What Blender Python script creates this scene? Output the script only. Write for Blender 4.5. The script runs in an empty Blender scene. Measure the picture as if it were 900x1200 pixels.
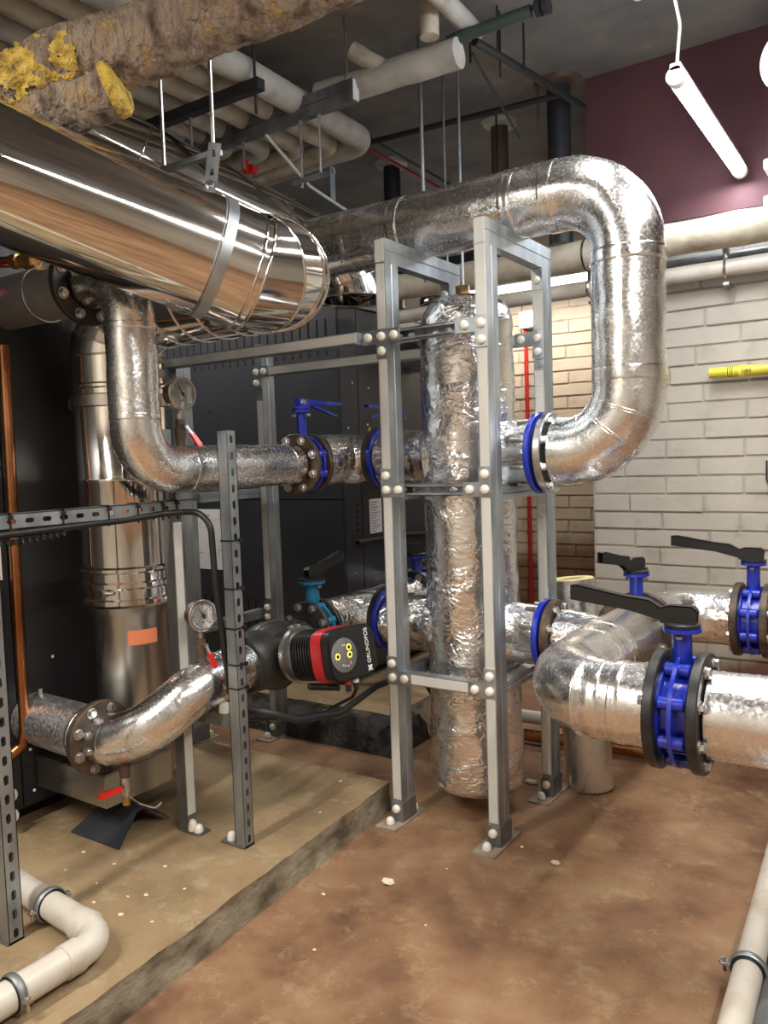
import bpy, bmesh, math, random
from mathutils import Vector, Matrix, noise
from math import sin, cos, pi, radians, sqrt
random.seed(7)
SC = bpy.context.scene
COL = SC.collection

# ---------------------------------------------------------------- camera, world, lights, exposure
CAM = Vector((1.1967, -2.3486, 1.3185))
RT = Vector((0.83100, 0.55527, -0.03334)); UP = Vector((-0.01016, 0.07508, 0.99713)); FW = Vector((-0.55618, 0.82827, -0.06804))
cam = bpy.data.objects.new('camera', bpy.data.cameras.new('camera'))
COL.objects.link(cam)
cam.matrix_world = Matrix(((RT.x, UP.x, -FW.x, CAM.x), (RT.y, UP.y, -FW.y, CAM.y), (RT.z, UP.z, -FW.z, CAM.z), (0, 0, 0, 1)))
cam.data.sensor_fit = 'VERTICAL'; cam.data.sensor_height = 36; cam.data.lens = 36 * 939.99 / 1200
cam.data.clip_start = 0.05
SC.camera = cam
W = bpy.data.worlds.new('world'); SC.world = W; W.use_nodes = True
W.node_tree.nodes['Background'].inputs[0].default_value = (0.6, 0.7, 1, 1)
W.node_tree.nodes['Background'].inputs[1].default_value = 0.02
SC.view_settings.view_transform = 'Standard'; SC.view_settings.look = 'None'
SC.view_settings.exposure = 0.0; SC.view_settings.gamma = 1.0; SC.view_settings.use_curve_mapping = False
LAMP_W = 44.0          # light of one batten
# (centre, direction, length, power factor) of the battens: seen, inferred and added
BATTENS = [((0.552, 0.845, 2.465), (0, 1, 0), 1.08, 0.26),
           ((0.42, -0.15, 2.80), (0, 1, 0), 1.10, 0.30),
           ((-1.00, 2.42, 2.36), (1, 0, 0), 1.20, 0.42),
           ((1.9, -1.9, 2.70), (0, 1, 0), 1.50, 1.5),  # unseen, added on the camera side for highlights on the metal
           ((1.08, -0.2, 2.62), (0, 1, 0), 1.20, 0.75),
           ((-0.6, -2.9, 2.70), (0, 1, 0), 1.50, 2.0),  # unseen, added behind the camera to raise the overall light
           ((-2.6, 0.3, 2.75), (1, 0, 0), 1.20, 0.7)]  # unseen, added to brighten the left side

# ---------------------------------------------------------------- materials
def mat(name, color=(.5, .5, .5), rough=.5, metal=0., emit=None, es=0., coat=0., spec=None):
    m = bpy.data.materials.new(name); m.use_nodes = True
    b = m.node_tree.nodes['Principled BSDF']
    b.inputs['Base Color'].default_value = (*color, 1); b.inputs['Roughness'].default_value = rough
    b.inputs['Metallic'].default_value = metal
    if emit: b.inputs['Emission Color'].default_value = (*emit, 1); b.inputs['Emission Strength'].default_value = es
    if coat: b.inputs['Coat Weight'].default_value = coat
    if spec is not None: b.inputs['Specular IOR Level'].default_value = spec
    return m
def nd(m, t, **kw):
    n = m.node_tree.nodes.new(t)
    for k, v in kw.items():
        if k in n.inputs.keys(): n.inputs[k].default_value = v
        else: setattr(n, k, v)
    return n
def ln(m, a, ao, b, bi): m.node_tree.links.new(a.outputs[ao], b.inputs[bi])
def coords(m, scale=(1, 1, 1), src='Object'):
    tc = nd(m, 'ShaderNodeTexCoord'); mp = nd(m, 'ShaderNodeMapping'); mp.inputs['Scale'].default_value = scale
    ln(m, tc, src, mp, 'Vector'); return mp
def ramp(m, src, so, stops):
    r = nd(m, 'ShaderNodeValToRGB'); cr = r.color_ramp
    while len(cr.elements) < len(stops): cr.elements.new(.5)
    for e, (p, c) in zip(cr.elements, stops): e.position = p; e.color = (*c, 1) if len(c) == 3 else c
    ln(m, src, so, r, 'Fac'); return r
def noisy(m, stops, scale=5, detail=6, nscale=(1, 1, 1), bump=0., bscale=None, bdist=.01, rough=None):
    """colour from a noise ramp, plus bump from a second noise"""
    b = m.node_tree.nodes['Principled BSDF']; mp = coords(m, nscale)
    n = nd(m, 'ShaderNodeTexNoise', Scale=scale, Detail=detail); ln(m, mp, 'Vector', n, 'Vector')
    r = ramp(m, n, 'Fac', stops); ln(m, r, 'Color', b, 'Base Color')
    if rough:
        r2 = ramp(m, n, 'Fac', [(.3, (rough[0],) * 3), (.7, (rough[1],) * 3)]); ln(m, r2, 'Color', b, 'Roughness')
    if bump:
        n2 = nd(m, 'ShaderNodeTexNoise', Scale=bscale or scale * 4, Detail=5); ln(m, mp, 'Vector', n2, 'Vector')
        bp = nd(m, 'ShaderNodeBump', Strength=bump, Distance=bdist); ln(m, n2, 'Fac', bp, 'Height'); ln(m, bp, 'Normal', b, 'Normal')
    return m
def foil(name, crumple=.5, rough=.2, col=(.83, .83, .84), vs=14, dist=.006, st=(1, 1, 1)):
    """aluminium foil: long creases (ridged noise), facets (voronoi) and a fine grain"""
    m = mat(name, col, rough, 1.0); b = m.node_tree.nodes['Principled BSDF']; mp = coords(m, st)
    def ridge(scale, det):
        n = nd(m, 'ShaderNodeTexNoise', Scale=float(scale), Detail=float(det), Distortion=.6); ln(m, mp, 'Vector', n, 'Vector')
        a = nd(m, 'ShaderNodeMath', operation='SUBTRACT'); a.inputs[1].default_value = .5; ln(m, n, 'Fac', a, 0)
        c = nd(m, 'ShaderNodeMath', operation='ABSOLUTE'); ln(m, a, 'Value', c, 0)
        d = nd(m, 'ShaderNodeMath', operation='POWER'); d.inputs[1].default_value = .6; ln(m, c, 'Value', d, 0); return d
    r1 = ridge(vs * .55, 2); r2 = ridge(vs * 1.7, 3)
    w = nd(m, 'ShaderNodeTexNoise', Scale=9., Detail=2.); ln(m, mp, 'Vector', w, 'Vector')
    mix = nd(m, 'ShaderNodeMixRGB', blend_type='ADD'); mix.inputs[0].default_value = .15; ln(m, mp, 'Vector', mix, 'Color1'); ln(m, w, 'Color', mix, 'Color2')
    v2 = nd(m, 'ShaderNodeTexVoronoi', Scale=float(vs) * 2.2, feature='SMOOTH_F1'); ln(m, mix, 'Color', v2, 'Vector')
    n = nd(m, 'ShaderNodeTexNoise', Scale=110., Detail=3.); ln(m, mp, 'Vector', n, 'Vector')
    def mad(x, k, prev=None):
        a = nd(m, 'ShaderNodeMath', operation='MULTIPLY_ADD'); a.inputs[1].default_value = k; ln(m, *x, a, 0)
        if prev: ln(m, prev, 'Value', a, 2)
        else: a.inputs[2].default_value = 0
        return a
    s = mad((r1, 'Value'), 1.1); s = mad((r2, 'Value'), .55, s); s = mad((v2, 'Distance'), .45, s); s = mad((n, 'Fac'), .10, s)
    mk = nd(m, 'ShaderNodeTexNoise', Scale=5.5, Detail=2.); ln(m, mp, 'Vector', mk, 'Vector'); mr = ramp(m, mk, 'Fac', [(.42, (.22, .22, .22)), (.60, (1, 1, 1))])
    sm = nd(m, 'ShaderNodeMath', operation='MULTIPLY'); ln(m, s, 'Value', sm, 0); ln(m, mr, 'Color', sm, 1); s = sm
    bp = nd(m, 'ShaderNodeBump', Strength=crumple, Distance=dist); ln(m, s, 'Value', bp, 'Height'); ln(m, bp, 'Normal', b, 'Normal')
    rr = ramp(m, n, 'Fac', [(.3, (rough * .8,) * 3), (.75, (rough * 1.5,) * 3)]); ln(m, rr, 'Color', b, 'Roughness')
    return m
M = {}
M['foil'] = foil('foil_jacket', .22, .22, (.86, .86, .87), 18, .005)
M['foil_crumpled'] = foil('foil_crumpled', .75, .17, (.88, .88, .89), 17, .011, (1, 1, 1.6))
M['foil_dull'] = foil('foil_dull', .04, .30, (.62, .60, .56), 20, .003)
M['foil_dark'] = foil('foil_dark', .12, .40, (.68, .68, .69), 16, .004)
M['tape'] = foil('foil_tape', .3, .2, (.9, .9, .9), 30, .003)
M['polished'] = noisy(mat('polished_stainless', (.8, .78, .75), .07, 1.), [(.3, (.66, .64, .61)), (.7, (.78, .76, .73))], 3, 3, bump=.03, bscale=2.2, bdist=.02, rough=(.05, .12))
M['brushed'] = noisy(mat('brushed_stainless', (.5, .49, .47), .3, 1.), [(.3, (.42, .41, .38)), (.7, (.58, .57, .54))], 4, 4, (1, 1, .3), .08, 60, .001, (.22, .38))
M['galv'] = noisy(mat('galvanised_steel', (.5, .52, .54), .42, .85), [(.3, (.27, .30, .33)), (.55, (.40, .44, .47)), (.75, (.52, .56, .58))], 14, 6, (1, 1, .35), .1, 120, .0008, (.34, .5))
M['galv_dark'] = noisy(mat('galvanised_steel_dull', (.3, .3, .3), .5, .8), [(.3, (.16, .17, .18)), (.7, (.32, .33, .34))], 12, 6, (1, 1, .4), .1, 120, .0008)
M['strip'] = noisy(mat('grey_plastic_strip', (.55, .55, .53), .45), [(.3, (.54, .55, .53)), (.7, (.68, .68, .64))], 9, 5, (1, 1, .5))
M['cap'] = mat('white_plastic_cap', (.80, .78, .70), .35)
M['steel'] = noisy(mat('zinc_steel', (.6, .6, .6), .28, 1.), [(.3, (.45, .45, .45)), (.7, (.68, .68, .68))], 30, 3)
M['black_flange'] = noisy(mat('black_painted_flange', (.02, .02, .022), .4), [(.4, (.012, .012, .014)), (.7, (.04, .038, .035))], 14, 6, bump=.2, bscale=60, bdist=.001)
M['rust_flange'] = noisy(mat('rusty_flange', (.1, .06, .04), .5, .4), [(.35, (.035, .03, .027)), (.55, (.10, .065, .045)), (.75, (.20, .13, .09))], 18, 6, bump=.3, bscale=60, bdist=.001)
M['blue'] = mat('blue_enamel', (.012, .03, .38), .22, coat=.5)
M['teal'] = mat('teal_enamel', (.01, .14, .28), .3)
M['black'] = mat('black_plastic', (.012, .012, .013), .38)
M['rubber'] = noisy(mat('black_rubber', (.02, .02, .02), .42), [(.3, (.012, .012, .012)), (.7, (.035, .035, .035))], 8, 4, bump=.1, bscale=50, bdist=.002)
M['red'] = mat('red_paint', (.42, .018, .02), .35)
M['redplastic'] = mat('red_plastic_lever', (.62, .02, .015), .3)
M['casing'] = noisy(mat('charcoal_casing', (.03, .032, .04), .42), [(.3, (.026, .028, .035)), (.7, (.035, .038, .046))], 2, 4, bump=.06, bscale=200, bdist=.0006)
M['casing_black'] = noisy(mat('black_casing', (.018, .018, .02), .4), [(.3, (.014, .014, .016)), (.7, (.022, .022, .025))], 2, 4)
M['void'] = mat('dark_recess', (.004, .004, .004), .9)
M['copper'] = noisy(mat('copper_pipe', (.4, .16, .07), .22, 1.), [(.3, (.22, .08, .03)), (.6, (.46, .20, .09)), (.8, (.16, .06, .03))], 6, 5, (1, 1, .5), rough=(.18, .4))
M['brass'] = noisy(mat('brass', (.6, .4, .12), .3, 1.), [(.3, (.45, .28, .08)), (.7, (.7, .5, .2))], 20, 4)
M['pvc'] = noisy(mat('grubby_white_pvc', (.6, .56, .5), .4), [(.3, (.40, .34, .27)), (.48, (.56, .52, .46)), (.8, (.64, .60, .54))], 7, 8, bump=.05, bscale=60, bdist=.001)
M['lagging'] = noisy(mat('white_lagging', (.6, .56, .48), .75), [(.3, (.28, .22, .15)), (.45, (.44, .38, .29)), (.6, (.54, .48, .38)), (.8, (.60, .55, .46))], 9, 10, bump=.5, bscale=22, bdist=.008)
M['lagging_grey'] = noisy(mat('grey_white_lagging', (.6, .58, .52), .75), [(.3, (.26, .235, .20)), (.48, (.42, .39, .34)), (.75, (.54, .51, .45))], 8, 9, bump=.35, bscale=20, bdist=.006)
M['old_lagging'] = noisy(mat('old_brown_lagging', (.3, .22, .15), .95), [(.30, (.09, .06, .042)), (.42, (.24, .175, .13)), (.52, (.38, .30, .235)), (.62, (.36, .25, .15)), (.70, (.50, .35, .14)), (.8, (.30, .22, .16))], 13, 15, (1.6, 1.6, .8), 1.0, 34, .05)
M['wool'] = noisy(mat('yellow_glass_wool', (.65, .42, .06), .95), [(.32, (.25, .16, .07)), (.45, (.55, .36, .07)), (.55, (.72, .50, .09)), (.7, (.78, .60, .2))], 30, 12, bump=1., bscale=60, bdist=.03)
M['wool_pale'] = mat('pale_wool_ring', (.80, .70, .36), .9)
M['cable'] = mat('black_cable', (.01, .01, .01), .45)
M['paper'] = mat('white_paper', (.78, .76, .78), .6)
M['ink'] = mat('grey_ink', (.25, .25, .28), .7)
M['redink'] = mat('red_ink', (.5, .08, .08), .7)
M['blackink'] = mat('black_ink', (.02, .02, .02), .6)
M['whiteink'] = mat('white_print', (.75, .75, .75), .5)
M['yellow'] = noisy(mat('yellow_gas_pipe', (.62, .52, .03), .4), [(.3, (.50, .42, .03)), (.7, (.68, .60, .06))], 12, 4)
M['yellowlabel'] = mat('yellow_label', (.85, .80, .03), .4)
M['orange'] = mat('orange_label', (.72, .22, .10), .5)
M['wood'] = mat('orange_timber', (.40, .17, .06), .6)
M['dial'] = mat('gauge_dial', (.72, .72, .73), .4)
M['dialgrey'] = mat('gauge_dial_grey', (.45, .45, .44), .4)
M['sack'] = noisy(mat('black_sheeting', (.01, .01, .01), .6), [(.3, (.006, .005, .004)), (.7, (.03, .024, .018))], 20, 8, bump=.8, bscale=30, bdist=.02)
M['dusty'] = noisy(mat('dusty_plate', (.3, .24, .18), .75), [(.3, (.20, .15, .11)), (.7, (.36, .30, .23))], 20, 6)
M['debris'] = mat('plaster_crumb', (.70, .62, .48), .8)
M['darkgreen'] = mat('dark_green_paint', (.03, .05, .04), .5)
M['conduit'] = mat('dark_conduit', (.03, .03, .033), .5, .3)
M['ferrous'] = noisy(mat('rusty_iron', (.1, .06, .04), .7), [(.3, (.05, .03, .022)), (.7, (.14, .085, .06))], 10, 6)
M['darkred'] = mat('dark_red_pipe', (.20, .015, .015), .5)
M['lamp_body'] = mat('white_lamp_body', (.75, .75, .75), .4)
M['tube'] = mat('lit_tube', (1, 1, 1), .5, 0, (.80, .90, 1.0), 22.)
M['tube_dim'] = mat('lit_tube_far', (1, 1, 1), .5, 0, (.95, .97, 1.0), 6.)
M['led_blue'] = mat('blue_indicator', (.1, .1, 1), .5, 0, (.15, .2, 1.), 12.)
M['led_red'] = mat('red_indicator', (1, .1, .2), .5, 0, (1., .1, .2), 8.)
M['led_green'] = mat('yellow_lit_button', (.8, .7, .1), .5, 0, (.9, .8, .05), 1.2)
# bricks, thickly painted cream; the lowest courses bare and grubby (paint stops at a height)
def brickmat(name, top, low, dirt, z0):
    m = mat(name, top, .5); b = m.node_tree.nodes['Principled BSDF']
    g = nd(m, 'ShaderNodeNewGeometry'); sp = nd(m, 'ShaderNodeSeparateXYZ'); ln(m, g, 'Position', sp, 'Vector')
    n = nd(m, 'ShaderNodeTexNoise', Scale=3., Detail=8.); ln(m, g, 'Position', n, 'Vector')
    a = nd(m, 'ShaderNodeMath', operation='MULTIPLY_ADD'); a.inputs[1].default_value = .5; ln(m, n, 'Fac', a, 0); ln(m, sp, 'Z', a, 2)
    mr = nd(m, 'ShaderNodeMapRange'); mr.inputs['From Min'].default_value = z0 + .22; mr.inputs['From Max'].default_value = z0 + .34; ln(m, a, 'Value', mr, 'Value')
    n2 = nd(m, 'ShaderNodeTexNoise', Scale=9., Detail=8.); ln(m, g, 'Position', n2, 'Vector')
    c = ramp(m, n2, 'Fac', [(.28, dirt), (.42, top), (.8, tuple(min(1, x * 1.08) for x in top))])
    c2 = ramp(m, n2, 'Fac', [(.3, tuple(x * .6 for x in low)), (.7, low)])
    mx = nd(m, 'ShaderNodeMixRGB'); ln(m, mr, 'Result', mx, 0); ln(m, c2, 'Color', mx, 1); ln(m, c, 'Color', mx, 2); ln(m, mx, 'Color', b, 'Base Color')
    n3 = nd(m, 'ShaderNodeTexNoise', Scale=55., Detail=5.); ln(m, g, 'Position', n3, 'Vector')
    bp = nd(m, 'ShaderNodeBump', Strength=.35, Distance=.004); ln(m, n3, 'Fac', bp, 'Height'); ln(m, bp, 'Normal', b, 'Normal')
    return m
M['brick'] = brickmat('cream_painted_brick', (.43, .395, .345), (.20, .11, .07), (.36, .32, .26), .35)
M['mortar'] = brickmat('painted_mortar', (.36, .33, .285), (.15, .09, .06), (.27, .235, .19), .35)
M['brick_far'] = brickmat('warm_painted_brick', (.56, .46, .35), (.30, .18, .10), (.46, .36, .25), .62)
M['mortar_far'] = brickmat('warm_painted_mortar', (.48, .385, .285), (.24, .14, .09), (.38, .29, .2), .62)
M['redwall'] = noisy(mat('dark_red_painted_wall', (.13, .03, .035), .7), [(.3, (.085, .03, .038)), (.7, (.125, .046, .054))], 3, 6, bump=.15, bscale=30, bdist=.004)  # red is greyed in the colour to take in the hanging lamp's glow
M['wall_plain'] = noisy(mat('plain_painted_wall', (.5, .45, .38), .8), [(.3, (.40, .36, .30)), (.7, (.56, .51, .44))], 3, 6)
M['wall_dark'] = noisy(mat('dark_wall', (.05, .045, .045), .8), [(.3, (.03, .028, .028)), (.7, (.07, .06, .06))], 3, 6)
m = mat('ceiling_concrete', (.2, .18, .15), .85); M['ceiling'] = m
b_ = m.node_tree.nodes['Principled BSDF']; mp_ = coords(m)
n_ = nd(m, 'ShaderNodeTexNoise', Scale=2.2, Detail=10., Roughness=.65); ln(m, mp_, 'Vector', n_, 'Vector')
r_ = ramp(m, n_, 'Fac', [(.3, (.085, .08, .078)), (.5, (.16, .147, .135)), (.64, (.21, .19, .16)), (.72, (.36, .32, .26))]); ln(m, r_, 'Color', b_, 'Base Color')
bp_ = nd(m, 'ShaderNodeBump', Strength=.5, Distance=.02); ln(m, n_, 'Fac', bp_, 'Height'); ln(m, bp_, 'Normal', b_, 'Normal')
def concrete(name, stops, patch, dark, s1, bump):
    m = mat(name, stops[0][1], .8); b = m.node_tree.nodes['Principled BSDF']; mp = coords(m)
    n = nd(m, 'ShaderNodeTexNoise', Scale=s1, Detail=12., Roughness=.62); ln(m, mp, 'Vector', n, 'Vector')
    r = ramp(m, n, 'Fac', stops)
    n2 = nd(m, 'ShaderNodeTexNoise', Scale=6.5, Detail=13., Roughness=.82); ln(m, mp, 'Vector', n2, 'Vector')
    f2 = ramp(m, n2, 'Fac', [(.53, (0, 0, 0)), (.60, (.55, .55, .55))])
    mx = nd(m, 'ShaderNodeMixRGB'); ln(m, f2, 'Color', mx, 0); ln(m, r, 'Color', mx, 1); mx.inputs[2].default_value = (*patch, 1)
    n3 = nd(m, 'ShaderNodeTexNoise', Scale=1.3, Detail=9., Roughness=.7); ln(m, mp, 'Vector', n3, 'Vector')
    f3 = ramp(m, n3, 'Fac', [(.53, (0, 0, 0)), (.70, (.75, .75, .75))])
    mx2 = nd(m, 'ShaderNodeMixRGB'); ln(m, f3, 'Color', mx2, 0); ln(m, mx, 'Color', mx2, 1); mx2.inputs[2].default_value = (*dark, 1)
    ln(m, mx2, 'Color', b, 'Base Color')
    n4 = nd(m, 'ShaderNodeTexNoise', Scale=38., Detail=8., Roughness=.7); ln(m, mp, 'Vector', n4, 'Vector')
    ad = nd(m, 'ShaderNodeMath', operation='MULTIPLY_ADD'); ad.inputs[1].default_value = .3; ln(m, n4, 'Fac', ad, 0); ln(m, n2, 'Fac', ad, 2)
    bp = nd(m, 'ShaderNodeBump', Strength=bump, Distance=.02); ln(m, ad, 'Value', bp, 'Height'); ln(m, bp, 'Normal', b, 'Normal')
    rr = ramp(m, n3, 'Fac', [(.3, (.8,) * 3), (.7, (.5,) * 3)]); ln(m, rr, 'Color', b, 'Roughness')
    return m
M['floor'] = concrete('brown_concrete_floor', [(.32, (.15, .072, .038)), (.45, (.26, .135, .07)), (.55, (.33, .185, .098)), (.66, (.38, .235, .13)), (.8, (.44, .29, .17))], (.46, .33, .19), (.14, .068, .04), 3.6, .8)
M['plinth'] = concrete('ochre_concrete_plinth', [(.30, (.17, .115, .062)), (.48, (.30, .21, .115)), (.62, (.36, .26, .15)), (.8, (.42, .32, .20))], (.44, .36, .23), (.17, .10, .05), 2.6, .35)
M['plinth_side'] = noisy(mat('bare_concrete_edge', (.2, .17, .13), .9), [(.3, (.08, .06, .04)), (.45, (.20, .165, .115)), (.58, (.30, .26, .19)), (.75, (.38, .33, .22))], 7, 12, (1, 1, 1.6), .7, 18, .02)

# ---------------------------------------------------------------- geometry helpers
ORG = {}
class MB:
    def __init__(s): s.v = []; s.f = []
    def add(s, vs, fs):
        o = len(s.v); s.v += [Vector(v) for v in vs]; s.f += [[i + o for i in f] for f in fs]; return s
    def box(s, a, b, c=0.):
        x0, y0, z0 = a; x1, y1, z1 = b
        if c <= 0:
            return s.add([(x0, y0, z0), (x1, y0, z0), (x1, y1, z0), (x0, y1, z0), (x0, y0, z1), (x1, y0, z1), (x1, y1, z1), (x0, y1, z1)],
                         [(0, 3, 2, 1), (4, 5, 6, 7), (0, 1, 5, 4), (1, 2, 6, 5), (2, 3, 7, 6), (3, 0, 4, 7)])
        bm = bmesh.new(); bmesh.ops.create_cube(bm, size=1)
        for v in bm.verts: v.co = Vector(((x0 + x1) / 2 + v.co.x * (x1 - x0), (y0 + y1) / 2 + v.co.y * (y1 - y0), (z0 + z1) / 2 + v.co.z * (z1 - z0)))
        bmesh.ops.bevel(bm, geom=bm.edges[:], offset=c, segments=2, affect='EDGES')
        bm.verts.index_update(); s.add([v.co.copy() for v in bm.verts], [[v.index for v in f.verts] for f in bm.faces]); bm.free(); return s
    def xf(s, Mx, start=0):
        for i in range(start, len(s.v)): s.v[i] = Mx @ s.v[i]
        return s
    def prism(s, o, ex, ey, ez, pts, t0, t1):
        """polygon pts in the plane (ex,ey) at o, extruded along ez from t0 to t1"""
        o, ex, ey, ez = Vector(o), Vector(ex), Vector(ey), Vector(ez); n = len(pts)
        vs = [o + ex * p[0] + ey * p[1] + ez * t for t in (t0, t1) for p in pts]
        return s.add(vs, [list(range(n))[::-1], list(range(n, 2 * n))] + [[i, (i + 1) % n, n + (i + 1) % n, n + i] for i in range(n)])
    def lathe(s, o, ax, prof, seg=32, wob=0.):
        o = Vector(o); ax = Vector(ax).normalized(); e1 = ax.orthogonal().normalized(); e2 = ax.cross(e1)
        vs = []
        for t, r in prof:
            for j in range(seg):
                a = 2 * pi * j / seg; p = o + ax * t + (e1 * cos(a) + e2 * sin(a)) * r
                if wob and r > 1e-4: p += (p - o - ax * t).normalized() * wob * noise.noise(p * 9)
                vs.append(p)
        fs = [[i * seg + j, i * seg + (j + 1) % seg, (i + 1) * seg + (j + 1) % seg, (i + 1) * seg + j] for i in range(len(prof) - 1) for j in range(seg)]
        fs.append(list(range(seg))[::-1]); n = len(prof) - 1; fs.append([n * seg + j for j in range(seg)])
        return s.add(vs, fs)
    def cyl(s, a, b, r, seg=20, r2=None):
        a, b = Vector(a), Vector(b); return s.lathe(a, b - a, [(0, r), ((b - a).length, r if r2 is None else r2)], seg)
    def torus(s, o, ax, R, r, seg=40, n=8, a0=0, a1=2 * pi, wid=1.):
        o = Vector(o); ax = Vector(ax).normalized(); e1 = ax.orthogonal().normalized(); e2 = ax.cross(e1); vs = []
        for i in range(seg):
            a = 2 * pi * i / seg; d = e1 * cos(a) + e2 * sin(a)
            for j in range(n):
                q = 2 * pi * j / n; vs.append(o + d * (R + r * cos(q)) + ax * (r * wid * sin(q)))
        return s.add(vs, [[i * n + j, i * n + (j + 1) % n, ((i + 1) % seg) * n + (j + 1) % n, ((i + 1) % seg) * n + j] for i in range(seg) for j in range(n)])
    def tube(s, path, r, seg=24, wob=0., wscale=9., ovals=None, step=None, rfun=None):
        P = [Vector(p) for p in path]
        if step:
            Q = [P[0]]
            for a, b in zip(P, P[1:]):
                k = max(1, int((b - a).length / step)); Q += [a.lerp(b, (i + 1) / k) for i in range(k)]
            P = Q
        n = len(P); T = [(P[min(i + 1, n - 1)] - P[max(i - 1, 0)]).normalized() for i in range(n)]
        e = T[0].orthogonal().normalized(); vs = []; acc = 0
        for i in range(n):
            if i: acc += (P[i] - P[i - 1]).length
            e = (e - T[i] * e.dot(T[i])).normalized(); e2 = T[i].cross(e); rr = r if rfun is None else rfun(acc)
            for j in range(seg):
                a = 2 * pi * j / seg; d = e * cos(a) + e2 * sin(a); p = P[i] + d * rr
                if wob: p += d * wob * noise.noise(p * wscale)
                vs.append(p)
        fs = [[i * seg + j, i * seg + (j + 1) % seg, (i + 1) * seg + (j + 1) % seg, (i + 1) * seg + j] for i in range(n - 1) for j in range(seg)]
        fs.append(list(range(seg))[::-1]); fs.append([(n - 1) * seg + j for j in range(seg)])
        return s.add(vs, fs)
    def build(s, name, material, parent=None, ang=35, org=None, flat=False):
        o_ = Vector(org) if org is not None else (ORG.get(parent, Vector((0, 0, 0))) if parent else None)
        if o_ is None:
            n = len(s.v); zs = min(v.z for v in s.v); o_ = Vector((sum(v.x for v in s.v) / n, sum(v.y for v in s.v) / n, zs))
        me = bpy.data.meshes.new(name); me.from_pydata([v - o_ for v in s.v], [], s.f); me.materials.append(M[material] if isinstance(material, str) else material)
        bm = bmesh.new(); bm.from_mesh(me); bmesh.ops.recalc_face_normals(bm, faces=bm.faces[:]); bm.to_mesh(me); bm.free()
        if not flat:
            me.polygons.foreach_set('use_smooth', [True] * len(me.polygons)); me.set_sharp_from_angle(angle=radians(ang))
        ob = bpy.data.objects.new(name, me); COL.objects.link(ob); ORG[ob] = o_
        if parent: ob.parent = parent; ob.location = o_ - ORG[parent]
        else: ob.location = o_
        return ob
def thing(name, label, cat, loc, group=None, kind=None):
    o = bpy.data.objects.new(name, None); COL.objects.link(o); o.location = loc; o.empty_display_size = .05; ORG[o] = Vector(loc)
    return tag(o, label, cat, group, kind)
def tag(o, label=None, cat=None, group=None, kind=None):
    if label: o['label'] = label
    if cat: o['category'] = cat
    if group: o['group'] = group
    if kind: o['kind'] = kind
    return o
def inst(me, name, parent, loc, ax=None, label=None, rot=None, scale=None):
    """another object that shares mesh me (made about the origin, along +Z)"""
    o = bpy.data.objects.new(name, me); COL.objects.link(o); ORG[o] = Vector(loc)
    if ax is not None: o.rotation_mode = 'QUATERNION'; o.rotation_quaternion = Vector((0, 0, 1)).rotation_difference(Vector(ax).normalized())
    if rot is not None: o.rotation_mode = 'XYZ'; o.rotation_euler = rot
    if scale: o.scale = scale
    o.location = Vector(loc) - (ORG[parent] if parent else Vector((0, 0, 0)))
    if parent: o.parent = parent
    if label: o['label'] = label
    return o
def tmpl(mb, name, material, ang=35):
    o = mb.build(name, material, None, ang, org=(0, 0, 0)); me = o.data; bpy.data.objects.remove(o); return me
def fil(pts, R, n=10):
    """polyline with each inner corner rounded to radius R (scalar or list)"""
    P = [Vector(p) for p in pts]; out = [P[0]]
    for i in range(1, len(P) - 1):
        r = R[i - 1] if isinstance(R, (list, tuple)) else R
        a = (P[i - 1] - P[i]).normalized(); b = (P[i + 1] - P[i]).normalized(); th = a.angle(b)
        t = r / math.tan(th / 2); t = min(t, (P[i - 1] - P[i]).length * .98, (P[i + 1] - P[i]).length * .98); r2 = t * math.tan(th / 2)
        c = P[i] + (a + b).normalized() * (r2 / sin(th / 2)); u = (P[i] + a * t - c); w = (P[i] + b * t - c); an = u.angle(w)
        for k in range(n + 1):
            f = k / n; out.append(c + (u * sin((1 - f) * an) + w * sin(f * an)) / sin(an))
    out.append(P[-1]); return out
def text(s, size, material, parent, origin, ex, ey, name='lettering', depth=.0006, align='CENTER'):
    c = bpy.data.curves.new(name, 'FONT'); c.body = s; c.size = size; c.align_x = align; c.align_y = 'CENTER'; c.extrude = depth
    t = bpy.data.objects.new('tmp', c); COL.objects.link(t); bpy.context.view_layer.update()
    me = bpy.data.meshes.new_from_object(t.evaluated_get(bpy.context.evaluated_depsgraph_get())); bpy.data.objects.remove(t)
    me.materials.clear(); me.materials.append(M[material])
    ex = Vector(ex).normalized(); ey = Vector(ey).normalized(); ez = ex.cross(ey)
    o_ = ORG[parent]; R = Matrix((ex, ey, ez)).transposed()
    for v in me.vertices: v.co = R @ v.co + Vector(origin) - o_
    ob = bpy.data.objects.new(name, me); COL.objects.link(ob); ob.parent = parent; ORG[ob] = o_
    return ob
X, Y, Z = Vector((1, 0, 0)), Vector((0, 1, 0)), Vector((0, 0, 1))

# shared small meshes
def hexhead(r, h):
    mb = MB(); mb.lathe((0, 0, 0), Z, [(0, r * 1.25), (.0025, r * 1.25)], 20); mb.lathe((0, 0, .0025), Z, [(0, r), (h * .8, r), (h, r * .86)], 6); return mb
BOLT = tmpl(hexhead(.0135, .012), 'bolt', 'steel', 25)
BOLT_L = tmpl(hexhead(.0135, .012).lathe((0, 0, -.10), Z, [(0, .008), (.10, .008)], 12), 'bolt', 'steel', 25)
CAPM = tmpl(MB().lathe((0, 0, 0), Z, [(0, .0155), (.006, .0155), (.011, .013), (.014, .008), (.0148, .002)], 16), 'bolt_cap', 'cap', 40)

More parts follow.
